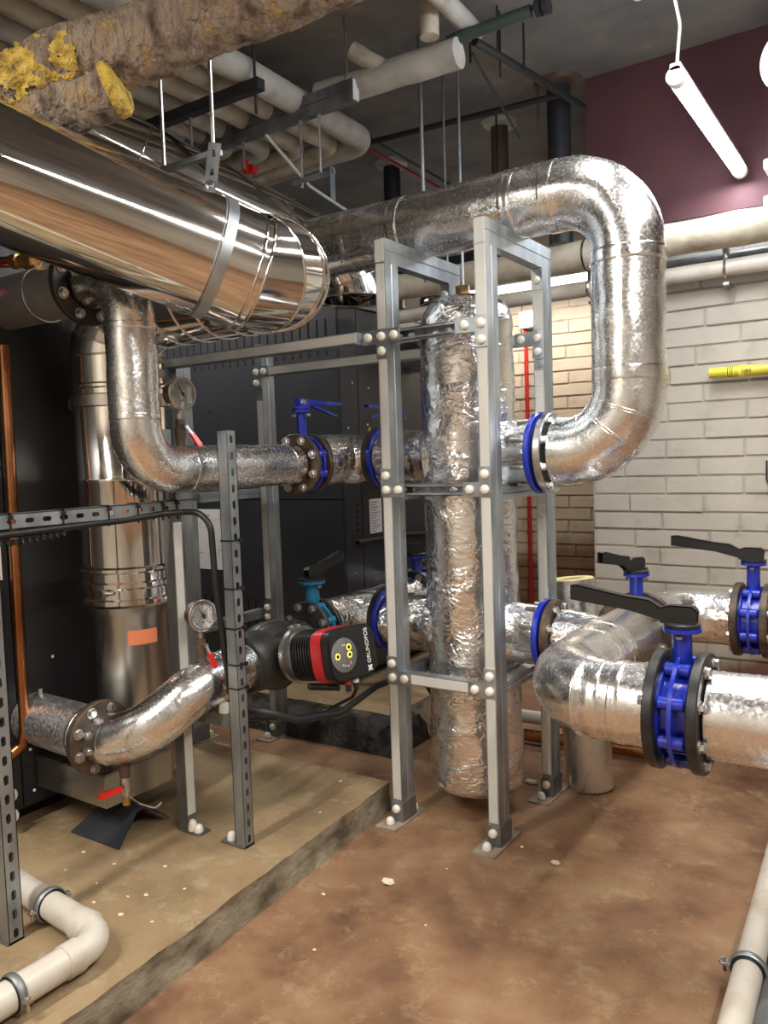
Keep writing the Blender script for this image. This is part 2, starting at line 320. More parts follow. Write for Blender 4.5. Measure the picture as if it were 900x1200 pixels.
# ---------------------------------------------------------------- the setting
XN0 = -.125; YN = 1.45; YF = 2.80; ZC = 3.05
floor = MB().box((-5, -4.2, -.12), (4.2, YF, 0)).build('floor', 'floor', org=(0, 0, 0)); tag(floor, kind='structure')
ceil = MB().box((-5, -4.2, ZC), (4.2, YF, ZC + .1)).build('ceiling', 'ceiling', org=(0, 0, 0)); tag(ceil, kind='structure')
def slab(name, x0, x1, y0, y1, h, skew=0.):
    """kerb slab with a chipped, uneven top edge"""
    bm = bmesh.new()
    nx = max(2, int((x1 - x0) / .04)) if x1 - x0 < 2 else 60; ny = max(2, int((y1 - y0) / .04))
    g = [[bm.verts.new((x0 + (x1 - x0) * i / nx, y0 + (y1 - y0) * j / ny, h)) for j in range(ny + 1)] for i in range(nx + 1)]
    for row in g:
        for v in row: v.co.z += .004 * noise.noise(v.co * 3); v.co.x += max(0, (v.co.x - x0) / (x1 - x0)) * skew * (y1 - v.co.y)
    for i in range(nx):
        for j in range(ny): bm.faces.new((g[i][j], g[i + 1][j], g[i + 1][j + 1], g[i][j + 1]))
    side = []
    for edge in ([g[nx][j] for j in range(ny + 1)], [g[i][ny] for i in range(nx, -1, -1)], [g[0][j] for j in range(ny, -1, -1)], [g[i][0] for i in range(nx + 1)]):
        prev = None
        for v in edge:
            v.co.z -= .010 * abs(noise.noise(v.co * 14)); v.co.x += .006 * noise.noise(v.co * 9 + Vector((5, 5, 5))); c = v.co
            mid = bm.verts.new((c.x + .012 * noise.noise(c * 11), c.y + .010 * noise.noise(c * 13 + Vector((3, 1, 2))), h * .5)); lo = bm.verts.new((c.x + .012, c.y, -.01))
            if prev:
                for q in ((prev[0], v, mid, prev[1]), (prev[1], mid, lo, prev[2])):
                    f = bm.faces.new(q); side.append(f)
            prev = (v, mid, lo)
    bmesh.ops.recalc_face_normals(bm, faces=bm.faces[:])
    for f in side: f.material_index = 1
    me = bpy.data.meshes.new(name); bm.to_mesh(me); bm.free(); me.materials.append(M['plinth']); me.materials.append(M['plinth_side'])
    me.polygons.foreach_set('use_smooth', [True] * len(me.polygons)); me.set_sharp_from_angle(angle=radians(40))
    o = bpy.data.objects.new(name, me); COL.objects.link(o); ORG[o] = Vector((0, 0, 0)); return tag(o, kind='structure')
slab('trim_1', -5, -.455, -4.1, .085, .10, .062)
slab('trim_2', -5, -.88, .74, 2.78, .10)

def brick_wall(name, x0, x1, y, z0, z1, pitch, L, bm_, mm, xa, xb, cols_from, face=-1, seed=1, upper=None):
    """wall body with individually laid bricks over the part in view"""
    rnd = random.Random(seed)
    body = MB().box((x0, y, -.02), (x1, y + .3, ZC)).build(name, mm, org=((x0 + x1) / 2, y, 0)); tag(body, kind='structure')
    kinds = []
    for k in range(5):
        b = MB().box((-L / 2 + .005, -.008, -pitch / 2 + .004), (L / 2 - .005, .03, pitch / 2 - .004), .0035)
        for i, v in enumerate(b.v): b.v[i] = v + Vector((noise.noise(v * 11 + Vector((k, 0, 0))), 0, noise.noise(v * 9 + Vector((0, k, 5))))) * .004
        kinds.append(tmpl(b, 'brick', bm_, 50))
    r = 0; z = z0 + pitch / 2; cnt = 0
    while z < z1:
        off = (r % 2) * L / 2 + rnd.uniform(-.03, .03); xx = xa + off - L
        while xx < xb:
            a, b = max(xx, xa), min(xx + L, xb)
            if b - a > .03:
                o = inst(rnd.choice(kinds), 'brick', body, ((a + b) / 2, y - rnd.uniform(-.003, .003), z), rot=(0, 0, 0), scale=((b - a - .004) / (L - .004), 1, 1)); cnt += 1
            xx += L
        z += pitch; r += 1
    return body
wn = brick_wall('wall_right', XN0, 4.2, YN, .28, 2.32, .0825, .335, 'brick', 'mortar', XN0, 1.75, 0, seed=3)
wr = MB().box((XN0 - .002, YN - .02, 2.325), (4.2, YN + .28, ZC)).build('trim_3', 'redwall', org=(2, YN, 2.3)); tag(wr, kind='structure')
wf = brick_wall('wall_far', -5, XN0, YF, .28, 2.62, .0825, .335, 'brick_far', 'mortar_far', -1.75, -.40, 0, seed=5)
w = MB().box((-5.3, -4.2, 0), (-5, YF, ZC)).build('wall_left', 'wall_dark'); tag(w, kind='structure')
w = MB().box((4.2, -4.2, 0), (4.4, YN, ZC)).build('wall_side', 'wall_plain'); tag(w, kind='structure')
w = MB().box((-5, -4.4, 0), (4.2, -4.2, ZC)).build('wall_back', 'wall_plain'); tag(w, kind='structure')

# ---------------------------------------------------------------- lamps
def batten(i, c, d, L, pw):
    c = Vector(c); d = Vector(d); s = Vector((d.y, -d.x, 0)).normalized()
    labels = ['bright white lamp tube hanging by a grey cord before the dark red wall', 'lit lamp just entering the top edge right of centre', 'lit lamp tube behind the tall foil vessel under the far ceiling',
              'unseen lamp added above the camera on the right', 'lamp outside the frame to the right', 'unseen lamp added behind the camera', 'unseen lamp added beyond the boilers']
    t = thing('lamp', labels[i], 'lamp', c)
    MB().prism(c, s, Z, d, [(-.016, .018), (-.016, .038), (.016, .038), (.016, .018)], -L / 2, L / 2).build('lamp_body', 'lamp_body', t)
    MB().tube([c - d * (L / 2 - .03), c + d * (L / 2 - .03)], .027, 16).build('diffuser', 'tube' if i != 2 else 'tube_dim', t)
    for k in (-1, 1): MB().cyl(c + d * k * (L / 2 - .035), c + d * k * L / 2, .029, 16).build('end_cap', 'lamp_body', t)
    if i == 0: MB().tube(fil([c - d * (L / 2 - .02) + Z * .03, c - d * (L / 2 - .03) + Z * .16 + X * .01, c - d * (L / 2) + Z * .30 - X * .012, c - d * (L / 2 - .01) + Z * (ZC - c.z)], .08), .005, 8).build('cord', 'strip', t)
    elif i != 6: 
        for k in (-1, 1): MB().cyl(c + d * k * L * .3 + Z * .04, Vector((c.x, c.y, ZC)) + d * k * L * .3, .003, 6).build('hanging_wire', 'steel', t)
    l = bpy.data.lights.new('lamp_light', 'AREA'); l.shape = 'RECTANGLE'; l.size = L; l.size_y = .08; l.energy = LAMP_W * pw; l.color = (1.0, .93, .82) if i != 0 else (.88, .94, 1.)
    lo = bpy.data.objects.new('lamp_light', l); COL.objects.link(lo); lo.location = -Z * .032; lo.parent = t
    lo.rotation_euler = (0, 0, math.atan2(d.y, d.x))
for i, b in enumerate(BATTENS): batten(i, *b)
# ---------------------------------------------------------------- strut steelwork
def post(parent, x, y, z0, z1, wx=.041, wy=.082, name='post', strip=True, material='galv'):
    """double strut: grooved sides; the slot on its front holds a grey closing strip"""
    g = .0025; m_ = wy / 2
    if wy > .05: pts = [(0, 0), (wx, 0), (wx, m_ - .003), (wx - g, m_), (wx, m_ + .003), (wx, wy), (0, wy), (0, m_ + .003), (g, m_), (0, m_ - .003)]
    else: pts = [(0, 0), (wx, 0), (wx, wy), (0, wy)]
    o = MB().prism((x, y, 0), X, Y, Z, pts, z0, z1).build(name, material, parent, 30)
    return o
def closing(parent, a, b): return MB().box(a, b, .001).build('closing_strip', 'strip', parent, 30)
def slotted(mb, o, u, v, n, L, w, pitch=.05, sl=.028, sw=.013, off=0.):
    """sheet strip along u, width v, with a row of rounded slots cut right through"""
    o, u, v = Vector(o), Vector(u), Vector(v); k = max(1, int(round(L / pitch))); p = L / k
    th = .0025; n = Vector(n)
    for i in range(k):
        c = o + u * (p * (i + .5)); rect = [(-p / 2, -w / 2), (0, -w / 2), (p / 2, -w / 2), (p / 2, 0), (p / 2, w / 2), (0, w / 2), (-p / 2, w / 2), (-p / 2, 0)]
        a, b_, q = sl / 2, sw / 2, sw * .35
        hole = [(-a + q, -b_), (0, -b_), (a - q, -b_), (a, 0), (a - q, b_), (0, b_), (-a + q, b_), (-a, 0)]
        # octagon hole whose corners are chamfered
        V1 = [c + u * x + v * y for x, y in rect]; V2 = [c + u * x + v * y for x, y in hole]; V3 = [p_ - n * th for p_ in V2]
        mb.add(V1 + V2 + V3, [[j, (j + 1) % 8, 8 + (j + 1) % 8, 8 + j] for j in range(8)] + [[8 + j, 8 + (j + 1) % 8, 16 + (j + 1) % 8, 16 + j] for j in range(8)])
    return mb
def gusset(parent, pts, poly, y, ax=(0, -1, 0), base=None):
    """bracket plate in a vertical plane; pts = bolt places (h, z); poly = outline"""
    ax = Vector(ax); e = X if abs(ax.y) > .5 else Y; b0 = base or Vector((0, 0, 0))
    o0 = Vector((0, y, 0)) if abs(ax.y) > .5 else Vector((y, 0, 0))
    g = MB().prism(o0, e, Z, ax, poly, 0, .005).build('bracket', 'galv', parent, 30)
    for h, z in pts: inst(CAPM, 'bolt_cap', g, o0 + e * h + Z * z + ax * .005, ax)
    return g
def L_poly(x0, x1, z0, z1, px0, px1, pz0, pz1):
    """horizontal arm rect (x0..x1,z0..z1) with a vertical arm px0..px1 reaching pz"""
    if pz1 > z1:   # arm up
        if px0 <= x0: return [(x0, z0), (x1, z0), (x1, z1), (px1, z1), (px1, pz1), (x0, pz1)]
        if px1 >= x1: return [(x0, z0), (x1, z0), (x1, pz1), (px0, pz1), (px0, z1), (x0, z1)]
    if px0 <= x0: return [(x0, z1), (x1, z1), (x1, z0), (px1, z0), (px1, pz0), (x0, pz0)][::-1]
    if px1 >= x1: return [(x1, z1), (x0, z1), (x0, z0), (px0, z0), (px0, pz0), (x1, pz0)]
    return [(x0, z1), (x0, z0), (px0, z0), (px0, pz0), (px1, pz0), (px1, z0), (x1, z0), (x1, z1)]
def foot(parent, x, y, z=0., wx=.041, wy=.082, plate=(-.03, .055, -.075, .14), cap='front'):
    b = MB().box((x + plate[0] - .0, y + plate[2], z), (x + plate[1] + .0, y + plate[3], z + .006)).build('base_plate', 'dusty', parent, 30)
    u = MB(); h = .075
    u.box((x - .004, y - .005, z + .006), (x, y + wy + .005, z + h)); u.box((x + wx, y - .005, z + .006), (x + wx + .005, y + wy + .005, z + h)); u.box((x, y - .005, z + .006), (x + wx, y, z + h))
    u.build('post_shoe', 'galv_dark', b, 30)
    for dx, dz, dy in ((.020, .052, -.005), (.010, .026, -.035)):
        if dy > -.01: inst(CAPM, 'bolt_cap', b, (x + dx, y + dy, z + dz), -Y)
        else: inst(CAPM, 'bolt_cap', b, (x + dx, y + dy, z + .008), Z, scale=(1, 1, 1.6))
    inst(CAPM, 'bolt_cap', b, (x + .02, y + wy + .03, z + .008), Z, scale=(1, 1, 1.6))
h1, h2, h3 = 1.7365, 1.2034, .5347; s = .041; PW = -.384
F = thing('support_rack', 'tall galvanised steel strut frame of four posts standing round the foil vessel', 'frame', (-.17, .27, 0))
for (px, py) in ((0, 0), (PW, 0), (0, .46), (PW, .46)):
    post(F, px, py, .008, 1.988)
    fr = py
    if py == 0:
        levels = [h3, h2, h1]; z = .085
        for hh in levels:
            lo, hi = (hh - .075, hh + .024) if hh == h1 else (hh - .024, hh + .07)
            if px == 0 and hh == h1: hi = hh + .024
            closing(F, (px + .004, -.0018, z), (px + s - .004, .001, lo - .002)); z = hi + .002
        closing(F, (px + .004, -.0018, z), (px + s - .004, .001, 1.985))
    else: closing(F, (px + .004, py - .0018, .09), (px + s - .004, py + .001, 1.62)); closing(F, (px + .004, py - .0018, 1.77), (px + s - .004, py + .001, 1.94))
    foot(F, px, py)
for px in (0, PW):  # top beams, double strut
    MB().prism((px, 0, 1.988), X, Z, Y, [(0, 0), (s, 0), (s, .038), (s - .0025, .041), (s, .044), (s, .082), (0, .082), (0, .044), (.0025, .041), (0, .038)], -.001, .542).build('top_beam', 'galv', F, 30)
    MB().box((px + .003, -.003, 1.991), (px + s - .003, -.001, 2.067)).build('beam_end_cap', 'strip', F)
def rail_x(parent, x0, x1, y, z, style):
    if style == 'strip':
        MB().box((x0, y, z - s / 2), (x1, y + s, z + s / 2), .0015).build('rail', 'galv', parent, 30); closing(parent, (x0, y - .002, z - s / 2 + .004), (x1, y + .001, z + s / 2 - .004))
    else:           # open channel with slots in its back
        mb = MB(); a = .0025
        mb.box((x0, y, z + s / 2 - a), (x1, y + s, z + s / 2)); mb.box((x0, y, z - s / 2), (x1, y + s, z - s / 2 + a))
        mb.box((x0, y, z + s / 2 - .009), (x1, y + a, z + s / 2)); mb.box((x0, y, z - s / 2), (x1, y + a, z - s / 2 + .009))
        slotted(mb, (x0, y + s, z), X, Z, Y, x1 - x0, s); mb.build('rail', 'galv', parent, 30)
def rail_y(parent, x, y0, y1, z, double=False):
    hh = s / 2; MB().prism((x, y0, z), X, Z, Y, [(0, -hh), (s, -hh), (s, -.004), (s - .004, 0), (s, .004), (s, hh), (0, hh), (0, .004), (.004, 0), (0, -.004)], 0, y1 - y0).build('rail', 'galv', parent, 30)
rail_x(F, PW + s, 0, .002, h1, 'open'); rail_x(F, PW + s, 0, .002, h2, 'open'); rail_x(F, PW + s, 0, .002, h3, 'strip')
for hh in (h1, h2, h3): rail_x(F, PW + s, 0, .46, hh, 'strip')
for px in (0, PW):
    for hh in (h2 - .02, h3 - .005): rail_y(F, px, .082, .46, hh)
w = .024
gusset(F, [(PW - .035, h1), (PW + .02, h1), (PW + .072, h1), (PW + .02, h1 - .05)], L_poly(PW - .06, PW + .095, h1 - w, h1 + w, PW - .002, PW + s + .002, h1 - .075, h1 + w), -.0)
gusset(F, [(.02, h1), (.02, h1 - .052), (-.04, h1)], L_poly(-.075, s + .002, h1 - w, h1 + w, -.002, s + .002, h1 - .075, h1 + w), -.0)
for hh in (h2, h3):
    gusset(F, [(PW + .02, hh), (PW + .02, hh + .05), (PW + .07, hh)], L_poly(PW - .002, PW + .095, hh - w, hh + w, PW - .002, PW + s + .002, hh - w, hh + .075), -.0)
    gusset(F, [(.02, hh), (.02, hh + .05), (-.035, hh)], L_poly(-.06, s + .002, hh - w, hh + w, -.002, s + .002, hh - w, hh + .075), -.0)
gusset(F, [(.02, h1), (.02, h1 - .05), (-.045, h1)], L_poly(-.07, s + .002, h1 - w, h1 + w, -.002, s + .002, h1 - .075, h1 + w), .458)
gusset(F, [(.02, 1.945)], [(0, 1.91), (s, 1.91), (s, 1.987), (0, 1.987)], .458)
gusset(F, [(PW + .02, 1.945)], [(PW, 1.91), (PW + s, 1.91), (PW + s, 1.987), (PW, 1.987)], .458)

# second frame, to the left, between the boilers
G = thing('support_rack', 'lower galvanised strut frame between the two dark boilers, with long rails', 'frame', (-1.4, .25, .1))
post(G, -1.45, .0, .106, 1.757); post(G, -1.385, .46, .008, 1.86)
closing(G, (-1.446, -.002, .2), (-1.413, .001, 1.70)); closing(G, (-1.381, .458, .10), (-1.348, .461, .57)); closing(G, (-1.381, .458, .67), (-1.348, .461, 1.60))
foot(G, -1.45, 0, .10); foot(G, -1.385, .46, 0)
rail_x(G, -1.45, PW - .062, -.041, h1, 'strip'); rail_x(G, -1.343, PW, .46, h1 - .005, 'strip')
rail_y(G, -1.43, .082, .46, .60); rail_y(G, -1.43, .082, .46, 1.17); rail_x(G, -1.343, PW, .50, .52, 'strip')
gusset(G, [(-1.372, h1 - .005), (-1.325, h1 - .005), (-1.372, h1 - .055)], L_poly(-1.387, -1.30, h1 - .03, h1 + .02, -1.387, -1.344, h1 - .08, h1 + .02), .458)
gusset(G, [(-1.365, .63), (-1.365, .585)], [(-1.387, .56), (-1.343, .56), (-1.343, .66), (-1.387, .66)], .458)

# slotted angle posts carrying the cable rail at the left
def slot_post(label, x, y, z0, z1, wx=.041, wy=.041):
    t = thing('slotted_post', label, 'post', (x, y, z0), 'slotted strut posts at the left')
    mb = MB(); slotted(mb, (x + wx, y + wy / 2, z0), Z, Y, X, z1 - z0, wy); mb.build('slotted_face', 'galv', t, 30)
    mb = MB(); a = .0025; mb.box((x, y, z0), (x + wx, y + a, z1)); mb.box((x, y + wy - a, z0), (x + wx, y + wy, z1)); mb.box((x, y, z0), (x + a, y + .010, z1)); mb.box((x, y + wy - .010, z0), (x + a, y + wy, z1)); mb.box((x, y, z1 - .001), (x + wx, y + wy, z1 + .001)); mb.build('channel', 'galv', t, 30)
    MB().box((x - .06, y - .004, z0), (x + wx, y + wy + .004, z0 + .006)).build('foot_plate', 'galv_dark', t); b = inst(CAPM, 'bolt_cap', t, (x - .035, y + .02, z0 + .006), Z, scale=(1, 1, 1.8))
    return t
P1 = slot_post('slotted steel post in front of the pump wrapped with black cable ties', -.605, -.575, .10, 1.415)
P2 = slot_post('slotted steel post at the left edge of the photo', -.775, -1.262, .10, 1.16)
def tie(parent, z, x=-.605, y=-.575, wx=.041, wy=.041):
    e = .003; mb = MB(); mb.box((x - e, y - e, z), (x + wx + e, y, z + .0045)); mb.box((x - e, y + wy, z), (x + wx + e, y + wy + e, z + .0045)); mb.box((x - e, y, z), (x, y + wy, z + .0045)); mb.box((x + wx, y, z), (x + wx + e, y + wy, z + .0045))
    mb.box((x + wx, y + wy * .8, z - .003), (x + wx + .008, y + wy + .002, z + .008)); return mb.build('cable_tie', 'black', parent)
for z in (1.075, .925, .80, .685, .61): tie(P1, z)
# gauge post (single strut with a cream closing strip on its right side)
t = thing('strut_post', 'single strut post with a pale strip, standing behind the lower foil elbow', 'post', (-.82, -.575, .10))
post(t, -.855, -.585, .106, 1.160, .041, .041, material='galv_dark'); MB().box((-.815, -.581, .155), (-.812, -.548, 1.13)).build('closing_strip', 'strip', t, 30)
b = MB().box((-.86, -.59, .10), (-.755, -.54, .106)).build('base_plate', 'galv_dark', t); inst(CAPM, 'bolt_cap', b, (-.800, -.575, .107), Z, scale=(1, 1, 2.4)); inst(CAPM, 'bolt_cap', b, (-.775, -.572, .107), Z, scale=(1, 1, 1.6))
t = thing('strut_post', 'short strut rail on white-capped bolts between the pale-stripped post and the slotted post', 'rail', (-.71, -.55, .47))
MB().box((-.815, -.560, .475), (-.606, -.519, .516), .002).build('rail', 'galv_dark', t, 30); inst(CAPM, 'bolt_cap', t, (-.66, -.54, .517), Z, scale=(1.3, 1.3, 2.2))
# cable rail
t = thing('cable_rail', 'horizontal slotted steel rail with cable ties running in from the left edge', 'rail', (-.77, -1.0, 1.165))
mb = MB(); slotted(mb, (-.772, -1.75, 1.183), Y, Z, X, 1.235, s, pitch=.0515); mb.build('slotted_face', 'galv', t, 30)
mb = MB(); a = .0025; mb.box((-.813, -1.75, 1.2010), (-.772, -.515, 1.2035)); mb.box((-.813, -1.75, 1.1625), (-.772, -.515, 1.165)); mb.build('channel', 'galv', t, 30)
for y in (-1.36, -1.165, -1.01, -.86, -.755, -.66, -.60):
    e = .003; mb = MB(); mb.box((-.772, y, 1.145), (-.769, y + .005, 1.2065)); mb.box((-.816, y, 1.2035), (-.769, y + .005, 1.2065)); mb.box((-.816, y, 1.145), (-.813, y + .005, 1.2065)); mb.box((-.772, y - .003, 1.19), (-.764, y + .008, 1.2)); mb.build('cable_tie', 'black', t)
c1 = MB().tube(fil([(-.775, -1.75, 1.150), (-.775, -1.2, 1.150), (-.778, -.80, 1.157), (-.765, -.62, 1.168), (-.632, -.592, 1.168), (-.625, -.590, .95), (-.620, -.555, .60), (-.60, -.52, .47)], .07), .010, 12).build('cable', 'cable'); tag(c1, 'thick black cable under the slotted rail, bending down beside the slotted post', 'cable')
c2 = MB()
pts = []
for i in range(160):
    f = i / 159; pts.append((-.775 + .009 * cos(i * 1.9), -1.30 + f * .30, 1.140 - .012 * sin(pi * f) + .009 * sin(i * 1.9)))
c2.tube(pts, .0022, 6).build('coiled_cable', 'cable'); tag(bpy.data.objects['coiled_cable'], 'thin coiled black cable hanging below the slotted rail', 'cable')

# ---------------------------------------------------------------- flanges, pipes, valves
def flange(parent, c, ax, r, th, material, nb=8, br=None, bore=None, bolt=BOLT, side=1, ph=.39, name='flange'):
    c = Vector(c); ax = Vector(ax).normalized(); e1 = ax.orthogonal().normalized(); e2 = ax.cross(e1)
    bore = bore or r * .5
    f = MB().lathe(c - ax * th / 2, ax, [(0, bore), (0, r - .003), (.003, r), (th - .003, r), (th, r - .003), (th, bore)], 48).build(name, material, parent, 30)
    for k in range(nb):
        a = 2 * pi * k / nb + ph; d = e1 * cos(a) + e2 * sin(a)
        inst(bolt, 'bolt', f, c + d * (br or r * .82) + ax * side * th / 2, ax * side)
    return f
def run(parent, pts, R, r, material='foil', name='pipe_jacket', wob=.003, step=.02, seg=44, ws=14.):
    return MB().tube(fil(pts, R, 14), r, seg, wob, ws, step=step).build(name, material, parent, 60)
def band(parent, c, ax, r, wdt=.05, material='tape', name='foil_tape'):
    c = Vector(c); ax = Vector(ax).normalized(); n = 6
    return MB().lathe(c - ax * wdt / 2, ax, [(0, r)] + [(wdt * (i + .5) / n, r + .0012 + .0015 * noise.noise(Vector((i * 3.3, c.x * 9, c.z * 7)))) for i in range(n)] + [(wdt, r)], 44, .0025).build(name, material, parent, 60)

# vessel
Vc = Vector((-.178, .27, 0))
T = thing('foil_vessel', 'tall foil-wrapped cylindrical vessel inside the steel frame', 'vessel', (-.178, .27, .085))
prof = [(0, .02), (.0, .135), (.010, .160), (.03, .172)] + [(.05 + i * .02, .169 + .006 * math.exp(-((i - 3) / 6) ** 2)) for i in range(83)] + [(1.71, .166), (1.745, .155), (1.775, .132), (1.795, .10), (1.80, .03)]
MB().lathe((Vc.x, Vc.y, .085), Z, prof, 72, .007).build('vessel_jacket', 'foil_crumpled', T, 60)
for zz in (1.72, 1.15, .62, .22): band(T, (Vc.x, Vc.y, zz), Z, .166, .06, 'foil_crumpled')
MB().tube([(Vc.x - .02, Vc.y + .02, 1.84), (Vc.x - .02, Vc.y + .02, 1.93)], .022, 16).lathe((Vc.x - .02, Vc.y + .02, 1.90), Z, [(0, .028), (.03, .028)], 6).build('brass_vent', 'brass', T)
ZU, ZL = 1.315, .680
for nm, z, sg, x1, r in (('n', ZU, 1, .085, .112), ('n', ZU, -1, -.535, .108), ('n', ZL, 1, .095, .100), ('n', ZL, -1, -.535, .105)):
    x0 = Vc.x + sg * .12
    MB().tube([(x0, .27, z), (x1, .27, z)], r, 48, .010, 11, step=.015, rfun=lambda d, r=r: r + .03 * math.exp(-(d / .045) ** 2)).build('nozzle_jacket', 'foil_crumpled', T, 60)

# loop pipe
t = thing('foil_pipe', 'large foil-wrapped pipe looping over the frame and down to the upper blue flange', 'pipe', (.41, .27, 1.3))
run(t, [(-1.75, .27, 2.168), (.41, .27, 2.168), (.41, .27, ZU), (.165, .27, ZU)], [.21, .21], .116)
for c, ax, r in (((-.42, .27, 2.168), X, .117), ((.03, .27, 2.168), X, .117), ((-.66, .27, 2.168), X, .117), ((.17, .27, 2.168), X, .117), ((.41, .27, 1.93), Z, .117), ((.41, .27, 1.56), Z, .117), ((.22, .27, ZU), X, .112)): band(t, c, ax, r, .045)
for a in (25, 50, 70):
    d = Vector((sin(radians(a)), 0, -cos(radians(a)))); band(t, (.20 + .21 * d.x, .27, ZU + .21 + .21 * d.z), Vector((cos(radians(a)), 0, sin(radians(a)))), .1165, .012)
MB().box((.408, .152, 1.5), (.424, .157, 1.95), .002).build('foil_tape', 'tape', t)
FV = thing('blue_valve', 'blue ring flange joint where the looping pipe meets the vessel, upper right', 'valve', (.115, .27, ZU))
MB().lathe((.092, .27, ZU), X, [(0, .07), (0, .139), (.003, .142), (.017, .142), (.020, .139), (.020, .07)], 48).build('blue_ring', 'blue', FV, 30)
MB().lathe((.112, .27, ZU), X, [(0, .12), (.012, .12)], 40).build('gasket', 'black', FV, 30)
flange(FV, (.138, .27, ZU), X, .138, .026, 'steel', 8, .117)
for k in range(8):
    a = 2 * pi * k / 8 + .39; MB().cyl((.035, .27 + .117 * cos(a), ZU + .117 * sin(a)), (.09, .27 + .117 * cos(a), ZU + .117 * sin(a)), .008, 10).build('stud', 'steel', FV)

FV = thing('blue_valve', 'blue ring flange joint on the lower right branch of the vessel', 'valve', (.115, .27, ZL))
MB().lathe((.100, .27, ZL), X, [(0, .06), (0, .123), (.003, .126), (.017, .126), (.020, .123), (.020, .06)], 48).build('blue_ring', 'blue', FV, 30)
flange(FV, (.142, .27, ZL), X, .124, .026, 'rust_flange', 8, .103)
for k in range(8):
    a = 2 * pi * k / 8 + .39; MB().cyl((.05, .27 + .103 * cos(a), ZL + .103 * sin(a)), (.10, .27 + .103 * cos(a), ZL + .103 * sin(a)), .008, 10).build('stud', 'steel', FV)

# lower right runs
ZR = .665; XR = .352; YR = -.30
t = thing('foil_pipe', 'short foil-wrapped branch from the lower blue ring joining the pipe elbow', 'pipe', (.22, .27, ZL))
run(t, [(.158, .27, ZL), (XR, .27, ZR)], 0, .092, 'foil_crumpled', wob=.006)
t = thing('foil_pipe', 'fat silver elbow pipe bending towards the camera, right of the frame', 'pipe', (XR, 0, ZR - .106))
MB().tube([(XR, .47, ZR), (XR, .30, ZR), (XR, .12, ZR)], .1045, 44, .001, step=.03).build('bare_sleeve', 'foil_dull', t, 60)
run(t, [(XR, .14, ZR), (XR, YR, ZR - .005), (.635, YR, ZR - .005)], .19, .106)
for c, ax in (((XR, .15, ZR), Y), ((XR, .04, ZR), Y), ((.555, YR, ZR - .005), X), ((.50, YR, ZR - .005), X)): band(t, c, ax, .107, .028)
for c, ax in (((.45, YR, ZR), X),): band(t, c, ax, .1075, .008)
t = thing('foil_pipe', 'foil-wrapped pipe leaving the big blue valve through the right edge', 'pipe', (1.3, YR, ZR - .11))
run(t, [(.775, YR, ZR - .005), (2.4, YR, ZR - .005)], 0, .108, 'foil', wob=.002)
t = thing('foil_pipe', 'foil-wrapped pipe along the foot of the brick wall behind the blue valves', 'pipe', (.5, .93, .55))
run(t, [(XR, .56, .655), (XR, .93, .655), (.60, .93, .655)], .18, .105, 'foil_crumpled', wob=.003)
t = thing('foil_pipe', 'foil-wrapped pipe beyond the far blue valve at the right edge', 'pipe', (1.2, .93, .55))
run(t, [(.745, .93, .655), (2.4, .93, .655)], 0, .105, 'foil', wob=.003)

def lever(parent, o, d, L, rise, material='black', sc=1.):
    """long pressed handle: hub block over the stem, a step, then a deep blade"""
    o = Vector(o); d = Vector(d).normalized(); sd = Vector((-d.y, d.x, 0)); q = L
    h = rise
    prof = [(-.035, .0), (.035, .0), (.06, .006), (q * .45, h * .55 - .006), (q, h - .012), (q, h + .026), (q * .93, h + .028), (q * .5, h * .6 + .028), (q * .28, h * .35 + .035), (.05, .036), (.03, .043), (-.025, .043), (-.038, .034)]
    mb = MB(); mb.prism(o, d, Z, sd, prof, -.0125 * sc, -.0095 * sc); mb.prism(o, d, Z, sd, prof, .0095 * sc, .0125 * sc)
    top = [(p, z) for p, z in prof[5:]]
    w = .0125 * sc
    for (a, b) in zip(top, top[1:]):
        mb.add([o + d * a[0] + Z * a[1] - sd * w, o + d * a[0] + Z * a[1] + sd * w, o + d * b[0] + Z * b[1] + sd * w, o + d * b[0] + Z * b[1] - sd * w,
                o + d * a[0] + Z * (a[1] - .003) - sd * w, o + d * a[0] + Z * (a[1] - .003) + sd * w, o + d * b[0] + Z * (b[1] - .003) + sd * w, o + d * b[0] + Z * (b[1] - .003) - sd * w],
               [(0, 1, 2, 3), (7, 6, 5, 4), (0, 4, 5, 1), (2, 6, 7, 3), (1, 5, 6, 2), (0, 3, 7, 4)])
    mb.box((-.001, -.001, -.001), (.001, .001, .001)) if False else None
    mb.prism(o, d, sd, Z, [(-.034, -.024), (.05, -.02), (.05, .02), (-.034, .024)], -.001, .006)
    return mb.build('handle', material, parent, 30)
